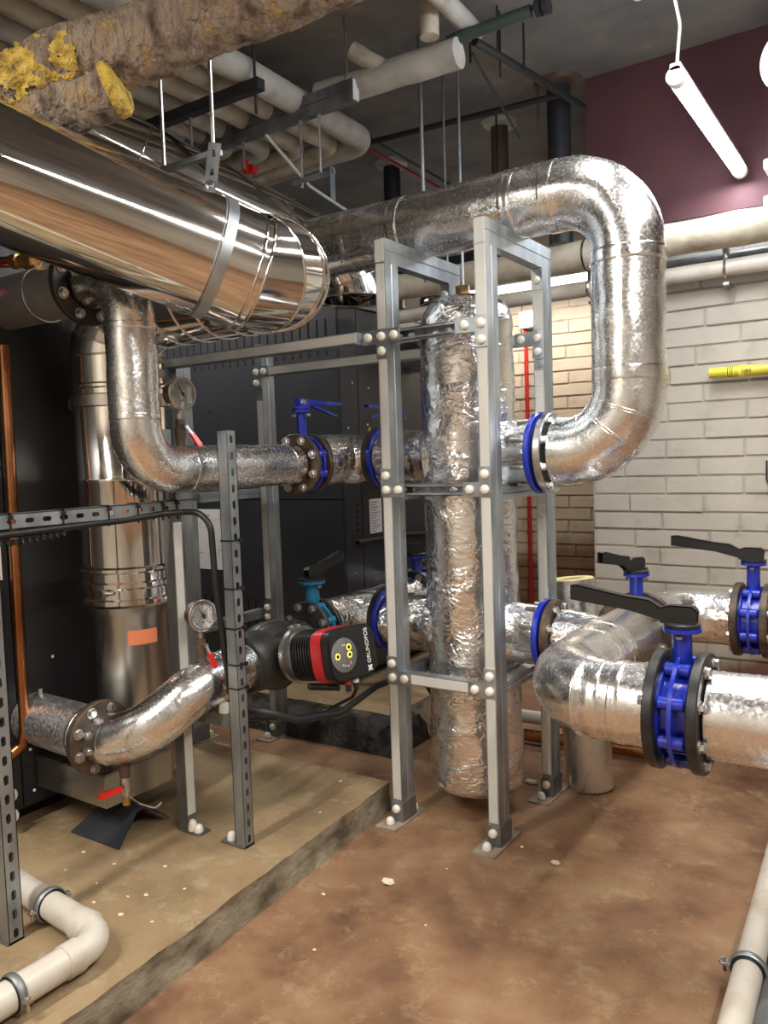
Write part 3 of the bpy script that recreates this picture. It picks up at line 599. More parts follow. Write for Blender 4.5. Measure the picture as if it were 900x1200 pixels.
def wafer(label, c, ax, r, pr, flm, hd, neck=.20, bodyw=.052, lev=.27, rise=.05, material='blue', levm='black', neckr=.024, fth=.026, group=None):
    """butterfly valve: two pipe flanges, ribbed wafer body with lugs, neck, top disc, lever"""
    c = Vector(c); ax = Vector(ax).normalized(); sd = Z.cross(ax).normalized()
    t = thing('butterfly_valve', label, 'valve', c - Z * r, group)
    bw = bodyw / 2; off = bw + fth / 2 + .012
    flange(t, c - ax * off, ax, r, fth, flm, 8, r * .82, pr * .8, side=-1)
    flange(t, c + ax * off, ax, r, fth, flm, 8, r * .82, pr * .8, side=1)
    mb = MB(); mb.lathe(c - ax * (bw + .012), ax, [(0, pr * .7), (0, r * .80), (.006, r * .80), (.010, r * .70), (bodyw + .014, r * .70), (bodyw + .018, r * .80), (bodyw + .024, r * .80), (bodyw + .024, pr * .7)], 48)
    mb.lathe(c - ax * .005, ax, [(0, r * .6), (0, r * .95), (.010, r * .95), (.010, r * .6)], 48)
    b = mb.build('valve_body', material, t, 30)
    for k in range(8):
        a = 2 * pi * k / 8 + .39; e1 = ax.orthogonal().normalized(); e2 = ax.cross(e1); d = e1 * cos(a) + e2 * sin(a); p = c + d * r * .82
        MB().lathe(p - ax * (bw + .006), ax, [(0, .013), (.004, .0165), (bodyw + .008, .0165), (bodyw + .012, .013)], 14).build('lug', material, b, 30)
    zt = neck
    MB().tube([c + Z * r * .7, c + Z * (zt - .012)], neckr, 20).lathe(c + Z * (zt - .02), Z, [(0, neckr), (.006, neckr * 1.9), (.016, neckr * 1.95), (.018, neckr * 1.7)], 28).build('neck', material, t, 30)
    MB().lathe(c + Z * (zt - .001), Z, [(0, neckr * 1.85), (.007, neckr * 1.85), (.010, neckr * 1.6)], 32).build('index_plate', levm if levm == 'black' else material, t, 30)
    inst(BOLT, 'bolt', t, c + Z * (zt - .02) + (sd * .034), -Z, scale=(.6, .6, .6)); inst(BOLT, 'bolt', t, c + Z * (zt - .02) - (sd * .034), -Z, scale=(.6, .6, .6))
    lever(t, c + Z * (zt + .008), hd, lev, rise, levm)
    return t
wafer('nearest blue butterfly valve with a long black handle on the front right pipe', (.705, YR, ZR - .005), X, .15, .106, 'black_flange', (-1, 0, 0), .215, lev=.285, rise=.052)
wafer('blue butterfly valve behind the fat elbow, its black handle pointing at the camera', (XR, .515, ZR), Y, .137, .10, 'rust_flange', (-.35, -1, 0), .215, .034, .20, .055, fth=.02)
wafer('far right blue butterfly valve in front of the brick wall', (.672, .93, .655), X, .140, .10, 'rust_flange', (-1, 0, 0), .225, lev=.30, rise=.055)

# ---------------------------------------------------------------- left pipework
XL = -.72; YS = -.785; r0 = .070
t = thing('foil_pipe', 'crumpled foil elbow joining the left side of the vessel to the blue-handled valve', 'pipe', (XL, .15, ZU - .1))
run(t, [(-.572, .27, ZU), (XL, .27, ZU), (XL, .035, ZU)], .11, .098, 'foil_crumpled', wob=.006, ws=12)
t = thing('foil_pipe', 'foil-wrapped pipe from the blue-handled valve bending up to the boiler, upper left', 'pipe', (XL, -.5, ZU - .08))
run(t, [(XL, -.085, 1.303), (XL, YS, 1.303), (XL, YS, 1.868), (XL - .17, YS, 1.868)], [.13, .13], .073)
for c, ax in (((XL, -.60, 1.303), Y), ((XL, YS, 1.46), Z), ((XL, YS, 1.72), Z), ((XL, -.13, 1.303), Y)): band(t, c, ax, .0735, .02)
t = thing('boiler_pipe', 'dark foil stub pipe with a black flange, joining the near boiler at top left', 'pipe', (-1.1, YS, 1.78))
run(t, [(-1.33, YS, 1.868), (-.925, YS, 1.868)], 0, .084, 'foil_dark', wob=.002); band(t, (-1.12, YS, 1.868), X, .085, .01)
flange(t, (-.912, YS, 1.868), X, .122, .024, 'black_flange', 8, .098, .05)
t = thing('boiler_pipe', 'foil stub pipe with a bolted rusty flange at the foot of the near boiler', 'pipe', (-1.1, YS, .37))
run(t, [(-1.33, YS, .468), (-.985, YS, .460)], 0, .086, 'foil_dark', wob=.002); band(t, (-1.03, YS, .461), X, .088, .012)
flange(t, (-.972, YS, .459), X, .118, .026, 'rust_flange', 8, .096, .05)
MB().cyl((-1.285, YS, .55), (-1.285, YS, .575), .008, 10).build('screw', 'steel', t)
t = thing('foil_pipe', 'foil-wrapped swept elbow rising from the boiler foot to the pump, with gauge on top', 'pipe', (XL - .1, -.7, .35))
run(t, [(-.958, YS, .459), (-.80, YS, .472), (XL, -.62, .60), (XL, -.385, .628)], [.20, .16], .079, 'foil', wob=.004)
for c, ax, in (((-.90, YS, .462), X), ((XL, -.50, .617), Vector((0, 1, .1)))): band(t, c, ax, .080, .02)
# upper valve with blue lever
t = wafer('butterfly valve with a blue lever on the upper pipe left of the frame', (XL, -.025, 1.303), Y, .112, .075, 'rust_flange', (0, 1, 0), .205, .030, .01, .0, fth=.020, levm='blue', neckr=.018)
for o in list(t.children):
    if o.name.startswith('handle'): bpy.data.objects.remove(o)
def twin(parent, o, d, L):
    o = Vector(o); d = Vector(d).normalized(); sd = Vector((-d.y, d.x, 0)); mb = MB()
    mb.prism(o, d, Z, sd, [(-.02, -.008), (.03, -.008), (.06, .0), (L, .002), (L, .014), (.06, .018), (.03, .020), (-.02, .020)], -.012, .012)
    mb.prism(o, d, Z, sd, [(.05, -.004), (L * .85, -.042), (L * .92, -.038), (.07, .004)], -.007, .007); h = mb.build('handle', 'blue', parent, 30)
    inst(BOLT, 'bolt', h, o + Z * .006 - sd * .012, -sd, scale=(.7, .7, .7)); return h
twin(t, (XL, -.025, 1.303 + .222), (0, 1, 0), .24)
t = wafer('second blue-levered valve, half hidden behind the left post of the tall frame', (XL, .64, 1.303), Y, .112, .075, 'rust_flange', (0, 1, 0), .205, .030, .01, .0, fth=.020, levm='blue', neckr=.018)
for o in list(t.children):
    if o.name.startswith('handle'): bpy.data.objects.remove(o)
twin(t, (XL, .64, 1.303 + .222), (0, -1, 0), .24)
t = thing('foil_pipe', 'foil header pipe running on behind the tall frame to the second blue-levered valve', 'pipe', (XL, .45, 1.2))
run(t, [(XL, .33, 1.303), (XL, .585, 1.303)], 0, .085, 'foil_crumpled', wob=.004); run(t, [(XL, .70, 1.303), (XL, 1.0, 1.303), (-1.33, 1.35, 1.303)], .15, .075)
# thin joints on the vessel left side
for z, lab in ((ZU, 'blue disc joint hidden behind the left front post, upper branch of the vessel'), (ZL, 'blue disc joint hidden behind the left front post, lower branch of the vessel')):
    FV = thing('blue_valve', lab, 'valve', (-.55, .27, z))
    MB().lathe((-.556, .27, z), X, [(0, .06), (0, .122), (.016, .122), (.016, .06)], 48).build('blue_ring', 'blue', FV, 30)
    MB().lathe((-.578, .27, z), X, [(0, .06), (0, .124), (.020, .124), (.020, .06)], 48).build('flange', 'rust_flange' if z == ZU else 'black_flange', FV, 30)
# lower header
t = thing('foil_pipe', 'foil header pipe running back from the pump behind the tall frame', 'pipe', (XL, .4, .6))
run(t, [(XL, .055, .68), (XL, .70, .68)], 0, .094, 'foil_crumpled', wob=.005); run(t, [(-.578, .27, ZL), (XL, .27, ZL)], 0, .096, 'foil_crumpled', wob=.005)
wafer('teal butterfly valve with a grey handle just behind the pump', (XL, .0, .68), Y, .108, .075, 'black_flange', (-.1, 1, 0), .185, .030, .22, .05, 'teal', fth=.018, neckr=.026)
wafer('dark butterfly valve behind the vessel at the end of the lower header', (XL, .76, .68), Y, .122, .08, 'black_flange', (-.5, -1, 0), .19, .030, .16, .02, fth=.02)
t = thing('foil_pipe', 'foil pipe leaving the far end of the lower header', 'pipe', (XL, 1.1, .6)); run(t, [(XL, .81, .68), (XL, 1.35, .68), (-1.33, 1.35, .60)], .15, .08)

# ---------------------------------------------------------------- pump
Pc = Vector((XL, -.235, .628)); A = Vector((.965, -.17, .155)).normalized(); S2 = Z.cross(A).normalized(); U2 = A.cross(S2)
t = thing('pump', 'black finned circulator pump with a red ring and round control panel', 'pump', Pc - Z * .12)
sh = MB().lathe(Pc - A * .10, A, [(0, .04), (.01, .085), (.035, .112), (.075, .122), (.115, .122), (.150, .108), (.175, .085)], 40); sh.lathe(Pc - Y * .15, Y, [(0, .098), (.02, .104), (.08, .104), (.15, .09), (.22, .104), (.28, .104), (.30, .098)], 36)
sh.build('volute_shell', 'rubber', t, 40)
MB().torus(Pc + A * .02, A, .121, .002, 48, 6).build('retaining_wire', 'ferrous', t)
o = MB().lathe(Pc + A * .155, A, [(0, .070), (0, .097), (.022, .097), (.022, .070)], 40).build('clamp_ring', 'brushed', t, 30)
cl = Pc + A * .166 + U2 * .10 - S2 * .02; MB().cyl(cl - S2 * .025, cl + S2 * .025, .006, 10).box(cl - Vector((.010, .012, .008)), cl + Vector((.010, .012, .008))).build('clamp_bolt', 'steel', o)
MB().lathe(Pc + A * .172, A, [(0, .078), (.04, .078)], 36).build('motor_neck', 'galv_dark', t, 30)
for k in range(9):
    z_ = .205 + k * .0135; hx = .086
    mb = MB(); pts = []
    for i in range(28):
        a = 2 * pi * i / 28; ca, sa = cos(a), sin(a); pw = .62; pts.append((hx * math.copysign(abs(ca) ** pw, ca), (hx - .002) * math.copysign(abs(sa) ** pw, sa)))
    mb.prism(Pc, S2, U2, A, pts, z_, z_ + .005).build('cooling_fin', 'black', t, 30)
def sq(hx, hy, pw=.55, n=36):
    o = []
    for i in range(n):
        a = 2 * pi * i / n; ca, sa = cos(a), sin(a); o.append((hx * math.copysign(abs(ca) ** pw, ca), hy * math.copysign(abs(sa) ** pw, sa)))
    return o
MB().prism(Pc, S2, U2, A, sq(.07, .07), .20, .335).build('motor_core', 'black', t, 30)
MB().prism(Pc, S2, U2, A, sq(.091, .089), .318, .362).build('red_band', 'red', t, 30)
hb = MB().prism(Pc + S2 * .022, S2, U2, A, sq(.106, .086, .42), .362, .392).prism(Pc + S2 * .022, S2, U2, A, sq(.100, .080, .42), .392, .400).build('control_head', 'black', t, 30)
D0 = Pc + A * .4005 - S2 * .022 + U2 * .0
MB().lathe(D0, A, [(0, .055), (.002, .055), (.003, .050)], 40).build('control_panel', 'galv_dark', hb, 30)
for (u_, v_) in ((-.030, .0), (.022, .022), (.022, -.002)):
    c = D0 + A * .003 + S2 * u_ + U2 * v_
    MB().torus(c, A, .0085, .0022, 20, 6, wid=.5).build('button_ring', 'led_green', hb); MB().lathe(c, A, [(0, .0055), (.002, .0055)], 16).build('button', 'black', hb)
for (u_, v_) in ((-.004, .032), (.004, .032), (-.012, -.030), (-.002, -.034), (.010, -.036)): MB().box((D0 + A * .003 + S2 * u_ + U2 * v_) - Vector((.002,) * 3), (D0 + A * .003 + S2 * u_ + U2 * v_) + Vector((.002,) * 3)).build('indicator', 'whiteink', hb)
MB().box((D0 + A * .003 + S2 * .022 - U2 * .030) - Vector((.003,) * 3), (D0 + A * .003 + S2 * .022 - U2 * .030) + Vector((.003, .003, .006))).build('indicator', 'orange', hb)
text('GRUNDFOS', .022, 'whiteink', t, Pc + A * .401 + S2 * .085 + U2 * .012, U2, -S2, 'maker_lettering')
for a_ in (.785, -.785):
    dd = S2 * cos(a_) + U2 * sin(a_); c = Pc + A * .4010 + S2 * .085 - U2 * .062; MB().cyl(c - dd * .012, c + dd * .012, .0022, 6).build('maker_mark', 'whiteink', t)
MB().torus(Pc + A * .401 + S2 * .085 - U2 * .062, A, .007, .0012, 20, 5).build('maker_mark', 'whiteink', t)
for dv, mt in ((.0, 'red'), (.035, 'whiteink')):
    g0 = Pc + A * .375 - U2 * .08 + S2 * (dv + .0); MB().cyl(g0, g0 - U2 * .02, .011, 12).build('cable_gland', mt, t); MB().cyl(g0 - U2 * .02, g0 - U2 * .042, .009, 12).build('cable_gland', 'black', t)
g1 = Pc + A * .375 - U2 * .12 + S2 * .035
tag(MB().tube(fil([g1, g1 - Z * .03 - A * .02, (-.50, -.20, .455), (-.56, -.28, .44), (-.60, -.50, .49)], .05), .006, 10).build('cable', 'cable'), 'thin black power cable looping from under the pump to the slotted post', 'cable')
pts = [g1 - A * .12 + Vector((.0, 0, 0)) + Vector((-.012 * i / 3 + .0, .001 * i, -.004 * (i % 2) * 0)) for i in range(2)]
pts = []
for i in range(120):
    f = i / 119; pts.append(Pc + A * (.20 + .15 * f) - U2 * (.105 + .010 * cos(i * .9)) + S2 * (-.02 + .010 * sin(i * .9)))
tag(MB().tube(pts, .0025, 6).build('coiled_cable', 'cable'), 'coiled black lead under the pump motor', 'cable')
tag(MB().tube(fil([(-.62, -.50, .52), (-.55, -.47, .515), (-.50, -.36, .46), (-.47, -.18, .44), (-.52, .12, .45), (-.60, .55, .40), (-.64, .84, .105)], .12), .012, 12).build('hose', 'conduit'), 'shiny grey hose curving away below the pump', 'hose')

# ---------------------------------------------------------------- gauges and cocks
def gauge(label, c, face, stem_z, r=.050, dial='dial', lev=None, levdir=None):
    c = Vector(c); n = Vector(face).normalized(); u = Z.cross(n).normalized(); v = n.cross(u)
    t = thing('pressure_gauge', label, 'gauge', (c.x, c.y, stem_z))
    MB().lathe(c - n * .032, n, [(0, r * .85), (.004, r * .96), (.032, r * .96), (.034, r * 1.05), (.042, r * 1.05), (.045, r * .98), (.045, r * .90), (.040, r * .90), (.040, r * .3)], 40).build('gauge_case', 'brushed', t, 30)
    dl = MB().lathe(c + n * .0065, n, [(0, r * .9), (.0015, r * .9)], 40).build('dial', dial, t, 30)
    f0 = c + n * .0082
    for k in range(31):
        a = radians(225 - 270 * k / 30); d = u * cos(a) + v * sin(a); L = r * (.13 if k % 5 == 0 else .07)
        p = f0 + d * r * .66; sd = n.cross(d); w_ = .0007 if k % 5 else .0011
        MB().add([p - sd * w_, p + sd * w_, p + sd * w_ + d * L, p - sd * w_ + d * L, p - sd * w_ + n * .0004, p + sd * w_ + n * .0004, p + sd * w_ + d * L + n * .0004, p - sd * w_ + d * L + n * .0004], [(0, 1, 2, 3), (4, 5, 6, 7), (0, 1, 5, 4), (1, 2, 6, 5), (2, 3, 7, 6), (3, 0, 4, 7)]).build('scale_mark', 'ink' if k % 5 else 'blackink', dl)
    for k in range(7):
        a = radians(225 - 270 * k / 6); d = u * cos(a) + v * sin(a); text(str(k), r * .17, 'ink', dl, f0 + d * r * .50, u, v, 'numeral', .0002)
    text('bar', r * .2, 'blackink', dl, f0 - v * r * .42, u, v, 'lettering', .0002)
    a = radians(122); d = u * cos(a) + v * sin(a); sd = n.cross(d); p = f0 + n * .003
    MB().add([p - sd * .0028 - d * r * .22, p + sd * .0028 - d * r * .22, p + sd * .0006 + d * r * .62, p - sd * .0006 + d * r * .62, p - sd * .0028 - d * r * .22 + n * .001, p + sd * .0028 - d * r * .22 + n * .001, p + sd * .0006 + d * r * .62 + n * .001, p - sd * .0006 + d * r * .62 + n * .001], [(0, 1, 2, 3), (4, 5, 6, 7), (0, 1, 5, 4), (1, 2, 6, 5), (2, 3, 7, 6), (3, 0, 4, 7)]).lathe(p, n, [(0, .0055), (.0025, .0055)], 14).build('needle', 'blackink', t)
    b = c - n * .012; h = c.z - r * 1.0 - stem_z
    MB().cyl((b.x, b.y, stem_z + h * .72), (b.x, b.y, c.z - r * .9), .008, 12).lathe((b.x, b.y, stem_z + h * .78), Z, [(0, .012), (.012, .012)], 6).build('stem', 'steel', t, 30)
    ck = MB().lathe((b.x, b.y, stem_z), Z, [(0, .013), (h * .2, .013), (h * .22, .016), (h * .5, .018), (h * .52, .014), (h * .74, .014)], 14).build('cock', 'ferrous', t, 30)
    lp = Vector((b.x, b.y, stem_z + h * .55)); ld = Vector(levdir).normalized()
    MB().cyl(lp, lp + n * .036, .008, 10).build('lever_pivot', 'steel', t); q0 = lp + n * .034; q1 = q0 + ld * .055
    MB().tube([q0, q0 + ld * .03], .0055, 8).build('lever_arm', 'steel', t)
    w_ = n.cross(ld).normalized(); MB().prism(q0, ld, w_, n, [(.022, -.0065), (.068, -.008), (.075, -.005), (.075, .005), (.068, .008), (.022, .0065)], -.005, .005).build('red_lever', 'redplastic', t, 30)
    return t
gauge('upper round pressure gauge with a red lever, above the horizontal foil pipe', (XL + .01, -.615, 1.535), (1, -.12, 0), 1.372, .049, 'dialgrey', levdir=(.45, .45, -1))
gauge('lower round white-faced pressure gauge with a red lever, on the foil elbow', (XL, -.565, .832), (1, -.25, .05), .675, .049, 'dial', levdir=(.42, .10, -1))
# strut stub clamped on the upper pipe behind the gauge
tag(MB().box((-.75, -.70, 1.365), (-.71, -.66, 1.425), .002).build('strut_stub', 'galv'), 'small strut stub on the foil pipe beside the upper gauge', 'bracket')
# drain cock below the elbow
t = thing('drain_cock', 'small brass drain cock with a red lever hanging under the elbow near the boiler foot', 'tap', (-.86, -.79, .27))
MB().cyl((-.86, -.785, .40), (-.86, -.785, .35), .016, 14).build('pipe_stub', 'ferrous', t); MB().lathe((-.86, -.785, .285), Z, [(0, .010), (.02, .014), (.03, .018), (.045, .018), (.065, .014)], 14).build('cock', 'steel', t, 30)
MB().cyl((-.86, -.785, .262), (-.86, -.785, .29), .012, 12).build('outlet', 'brass', t)
MB().prism((-.84, -.80, .325), Vector((-.5, -.85, -.15)).normalized(), Z, Vector((.85, -.5, 0)), [(.01, -.008), (.075, -.011), (.085, -.004), (.08, .010), (.01, .008)], -.006, .006).build('red_lever', 'redplastic', t, 30)
MB().tube(fil([(-.85, -.78, .285), (-.80, -.78, .275), (-.755, -.76, .262), (-.75, -.74, .275)], .02), .003, 8).build('chain', 'steel', t)
# ---------------------------------------------------------------- boilers
def slots(parent, x0, x1, y, z0, z1, pitch=.058, w=.012):
    me = tmpl(MB().box((-w / 2, -.0012, 0), (w / 2, .002, z1 - z0), .0005), 'vent_slot', 'void'); x = x0
    while x < x1: inst(me, 'vent_slot', parent, (x, y, z0)); x += pitch
t = thing('boiler', 'near black boiler cabinet at the left edge with the foil stub pipes on its side', 'boiler', (-2.0, -1.1, .10))
MB().box((-2.9, -2.0, .16), (-1.345, -.19, 2.20), .004).build('casing', 'casing_black', t)
for y0, y1 in ((-1.999, -.842), (-.838, -.192)): MB().box((-1.345, y0, .17), (-1.332, y1, 2.20), .003).build('side_panel', 'casing_black', t)
MB().box((-2.85, -1.95, .10), (-1.42, -.25, .16)).build('plinth_recess', 'void', t)
for y, z in ((-.70, .66), (-.805, .36), (-.80, .215), (-.23, .4)): inst(CAPM, 'screw', t, (-1.332, y, z), X, scale=(.35, .35, .25))
me = MB().box((-1.3315, -.925, .955), (-1.3305, -.865, 1.075)).build('label_sheet', 'paper', t)
for k in range(9): MB().box((-1.3305, -.92, .965 + k * .011), (-1.330, -.875, .968 + k * .011)).build('print_line', 'ink', me)
t2 = thing('boiler', 'charcoal boiler cabinet with vent slots standing behind the strut frames', 'boiler', (-2.1, 1.8, .10))
XB, YB, ZB = -1.33, 1.03, 2.145
MB().box((-3.1, YB + .012, .14), (XB - .012, 2.55, ZB - .02), .004).build('casing', 'casing', t2)
MB().box((-3.1, YB, .16), (XB - .002, YB + .012, 1.10), .002).build('side_panel', 'casing', t2); MB().box((-3.1, YB, 1.104), (XB - .002, YB + .012, ZB - .03), .002).build('side_panel', 'casing', t2)
MB().box((XB - .012, YB + .012, .16), (XB, 1.20, ZB - .03), .002).build('rear_panel', 'casing', t2); MB().box((XB - .012, 1.204, .16), (XB, 2.55, ZB - .03), .002).build('rear_panel', 'casing', t2)
MB().box((-3.12, YB - .006, ZB - .022), (XB + .008, 2.56, ZB), .003).build('lid', 'galv', t2)
slots(t2, -2.62, -1.40, YB, 1.86, 2.05); slots(t2, -2.62, -1.95, YB, .36, .53)
for x, z in ((-2.28, 1.62), (-1.45, 1.93), (-1.42, 1.24)): MB().lathe((x, YB - .001, z), Y, [(0, .013), (.002, .013)], 14).build('panel_hole', 'void', t2)
for y, z in ((1.15, 1.72), (1.10, 1.48), (1.3, 1.70), (1.28, 1.50), (1.12, .70), (1.11, .48)): inst(CAPM, 'screw', t2, (XB, y, z), X, scale=(.35, .35, .3))
for k in range(5): MB().lathe((XB, 1.155, 1.065 - k * .034), X, [(0, .010), (.001, .010)], 12).build('panel_hole', 'void', t2)
lb = MB().box((XB, 1.27, .90), (XB + .001, 1.39, 1.09)).build('rating_label', 'paper', t2)
for k in range(12): MB().box((XB + .001, 1.28, .91 + k * .0145), (XB + .0015, 1.28 + .10 * (.5 + .5 * ((k * 7) % 5) / 5), .915 + k * .0145)).build('print_line', 'ink', lb)
wl = MB().prism((XB, 1.30, 1.435), Y, Z, X, [(-.03, 0), (.03, 0), (0, .055)], 0, .001).build('warning_label', 'yellowlabel', t2)
MB().prism((XB + .001, 1.30, 1.442), Y, Z, X, [(-.004, .004), (.006, .008), (-.001, .016), (.004, .030), (-.006, .017), (.0, .014)], 0, .0005).build('bolt_symbol', 'blackink', wl)
# wiring diagram sheet
sh = MB().box((-2.530, YB - .002, .685), (-2.10, YB - .0005, 1.045)).build('diagram_sheet', 'paper', t2)
rnd = random.Random(4); mb = MB(); mr = MB()
def sheetline(m_, xa, za, xb, zb, w_=.0022):
    d = Vector((xb - xa, 0, zb - za)); n_ = Vector((-d.z, 0, d.x)).normalized() * w_
    a, b = Vector((xa, YB - .0026, za)), Vector((xb, YB - .0026, zb)); m_.add([a - n_, a + n_, b + n_, b - n_, a - n_ + Y * .0006, a + n_ + Y * .0006, b + n_ + Y * .0006, b - n_ + Y * .0006], [(0, 1, 2, 3), (7, 6, 5, 4), (0, 4, 5, 1), (1, 5, 6, 2), (2, 6, 7, 3), (3, 7, 4, 0)])
for cx in (-2.43, -2.33, -2.23):
    for cz, k in ((.96, 3), (.80, 2)):
        mr.box((cx - .008, YB - .0028, cz + .045), (cx + .008, YB - .002, cz + .051))
        for _ in range(9):
            xa, za = cx + rnd.uniform(-.035, .035), cz + rnd.uniform(-.04, .035)
            if rnd.random() < .6: sheetline(mb, xa, za, xa + rnd.uniform(.01, .03), za, .0011)
            else: sheetline(mb, xa, za, xa + rnd.uniform(-.012, .012), za + rnd.uniform(.01, .02), .0011)
mb.build('wiring_drawing', 'ink', sh); mr.build('drawing_heading', 'redink', sh)
# dark control panel and timber strip seen between post and vessel
t = thing('control_box', 'black control box with small sockets seen between post and vessel', 'box', (-1.62, 2.3, 1.2)); t.location = (-1.3, 2.70, .3); ORG[t] = Vector((-1.3, 2.70, .3))
MB().box((-1.86, 2.62, 1.30), (-1.45, 2.76, 1.95), .004).build('box', 'black', t)
for k in range(3): MB().lathe((-1.60, 2.62, 1.45 + k * .11), -Y, [(0, .018), (.01, .018), (.01, .010)], 14).build('socket', 'conduit', t)
tag(MB().box((-1.95, 2.60, .10), (-1.88, 2.66, 2.15), .003).build('timber_batten', 'wood'), 'orange timber batten upright beside the black control box', 'batten')

# ---------------------------------------------------------------- flues and ducts
RD = .155
Fx, Fy = -1.10, -.535
t = thing('flue', 'upright polished stainless flue standing before the near black boiler', 'flue', (Fx, Fy, .18))
MB().lathe((Fx, Fy, .25), Z, [(0, .125), (.555, .125), (.60, .150), (.615, .157)], 64).build('lower_section', 'brushed', t, 30)
MB().lathe((Fx, Fy, .845), Z, [(0, .150), (.010, .160), (.025, .160), (.030, .154), (.062, .154), (.068, .161), (.082, .161), (.088, .154), (.115, .154), (.122, .165), (.132, .165), (.138, .155)], 64).build('joint_ring', 'polished', t, 30)
MB().cyl((Fx + .05, Fy - .152, .90), (Fx + .09, Fy - .140, .90), .007, 8).box((Fx + .04, Fy - .165, .888), (Fx + .065, Fy - .145, .912)).build('clamp_screw', 'steel', t)
MB().lathe((Fx, Fy, .98), Z, [(0, .1545), (.005, .1545), (.28, .1545), (.290, .158), (.298, .158), (.302, .1545), (.55, .1545)], 64).build('flue_tube', 'polished', t, 60)
cb = MB().lathe((Fx, Fy, 1.515), Z, [(0, .157), (.004, .160), (.040, .160), (.044, .157)], 64).build('clamp_band', 'brushed', t, 30)
MB().box((Fx - .17, Fy - .085, 1.52), (Fx - .135, Fy - .06, 1.555)).cyl((Fx - .178, Fy - .0725, 1.537), (Fx - .13, Fy - .0725, 1.537), .005, 8).build('clamp_lug', 'steel', cb)
MB().lathe((Fx, Fy, 1.575), Z, [(0, .156), (.006, .160), (.014, .160), (.02, .156)], 64).build('bead', 'polished', t, 30)
lbl = MB(); n_ = 8
for k in range(n_ + 1):
    a = radians(-46 + 46 * k / n_); p = Vector((Fx + .1257 * cos(a), Fy + .1257 * sin(a), 0)); lbl.v += [p + Z * .715, p + Z * .765]
    if k: lbl.f.append([2 * k - 2, 2 * k, 2 * k + 1, 2 * k - 1])
lbl.build('orange_label', 'orange', t)
tb = MB().box((-1.33, -.79, .225), (-.955, -.515, .335), .004); tb.build('sump_box', 'brushed', t, 30)
# elbow out of the flue top, run to the right, then the return bend into the big duct
D1 = Vector((-.50, -.86, .312)).normalized()
def duct(parent, pts, r, nm='duct_shell', seg=64): return MB().tube(pts, r, seg).build(nm, 'polished', parent, 60)
def gores(parent, P, r, t0=None, t1=None, nm='elbow_segment', seg=56):
    """segmented elbow: each gore is its own mitred sleeve between two planes, with a rolled seam"""
    n = len(P); T = [(P[min(i + 1, n - 1)] - P[max(i - 1, 0)]).normalized() for i in range(n)]
    if t0: T[0] = Vector(t0).normalized()
    if t1: T[-1] = Vector(t1).normalized()
    e = T[0].orthogonal().normalized(); rings = []
    for i in range(n):
        e = (e - T[i] * e.dot(T[i])).normalized(); e2 = T[i].cross(e)
        rings.append([P[i] + (e * cos(2 * pi * j / seg) + e2 * sin(2 * pi * j / seg)) * r for j in range(seg)])
    for i in range(n - 1):
        m_ = MB(); m_.add(rings[i] + rings[i + 1], [[j, (j + 1) % seg, seg + (j + 1) % seg, seg + j] for j in range(seg)]); m_.build(nm, 'polished', parent, 60)
    for i in range(n): MB().torus(P[i], T[i], r + .0005, .0035, seg, 8).build('seam', 'polished', parent, 60)
def lobster(parent, c0, u, v, R, ang, n, r, nm='elbow_segment'):
    P = [c0 + (u * cos(ang * k / n) + v * sin(ang * k / n)) * R for k in range(n + 1)]
    gores(parent, P, r, v, -u * sin(ang) + v * cos(ang)); return P
zr = 1.855
lobster(t, Vector((Fx + .17, Fy, zr - .17)), -X, Z, .17, pi / 2, 4, RD)
MB().lathe((Fx, Fy, 1.53), Z, [(0, RD), (zr - .17 - 1.53, RD)], 64).build('flue_tube', 'polished', t, 60)
xe = -.42
duct(t, [(Fx + .17, Fy, zr), (xe, Fy, zr)], RD, 'flue_tube')
for x in (-.86, -.77, -.68, -.59, -.50, -.45): MB().torus((x, Fy, zr), X, RD + .001, .0035, 56, 8).build('seam', 'polished', t, 60)
# return bend
Rb = .09; cb_ = Vector((xe, Fy - Rb, zr)); P = []
nn = 5; tot = radians(119)
for k in range(nn + 1):
    a = tot * k / nn; P.append(cb_ + Vector((sin(a) * Rb, cos(a) * Rb, -.022 * (k / nn) ** 1.5)))
gores(t, P, RD + .001, X, D1)
t = thing('duct', 'large mirror-polished stainless duct slanting across the upper left foreground', 'duct', P[-1])
E0 = P[-1]; E1 = E0 + D1 * 2.1
duct(t, [E0 + D1 * -.004, E0 + D1 * .03], RD + .002, 'duct_collar')
duct(t, [E0 + D1 * .022, E0 + D1 * .134], RD + .003); duct(t, [E0 + D1 * .134, E1], RD + .005)
for k, off in enumerate((.0, .022, .134, 1.06)): MB().torus(E0 + D1 * off, D1, RD + .0035, .004 if k < 2 else .0028, 64, 8).build('seam', 'polished' if k != 2 else 'galv_dark', t, 60)
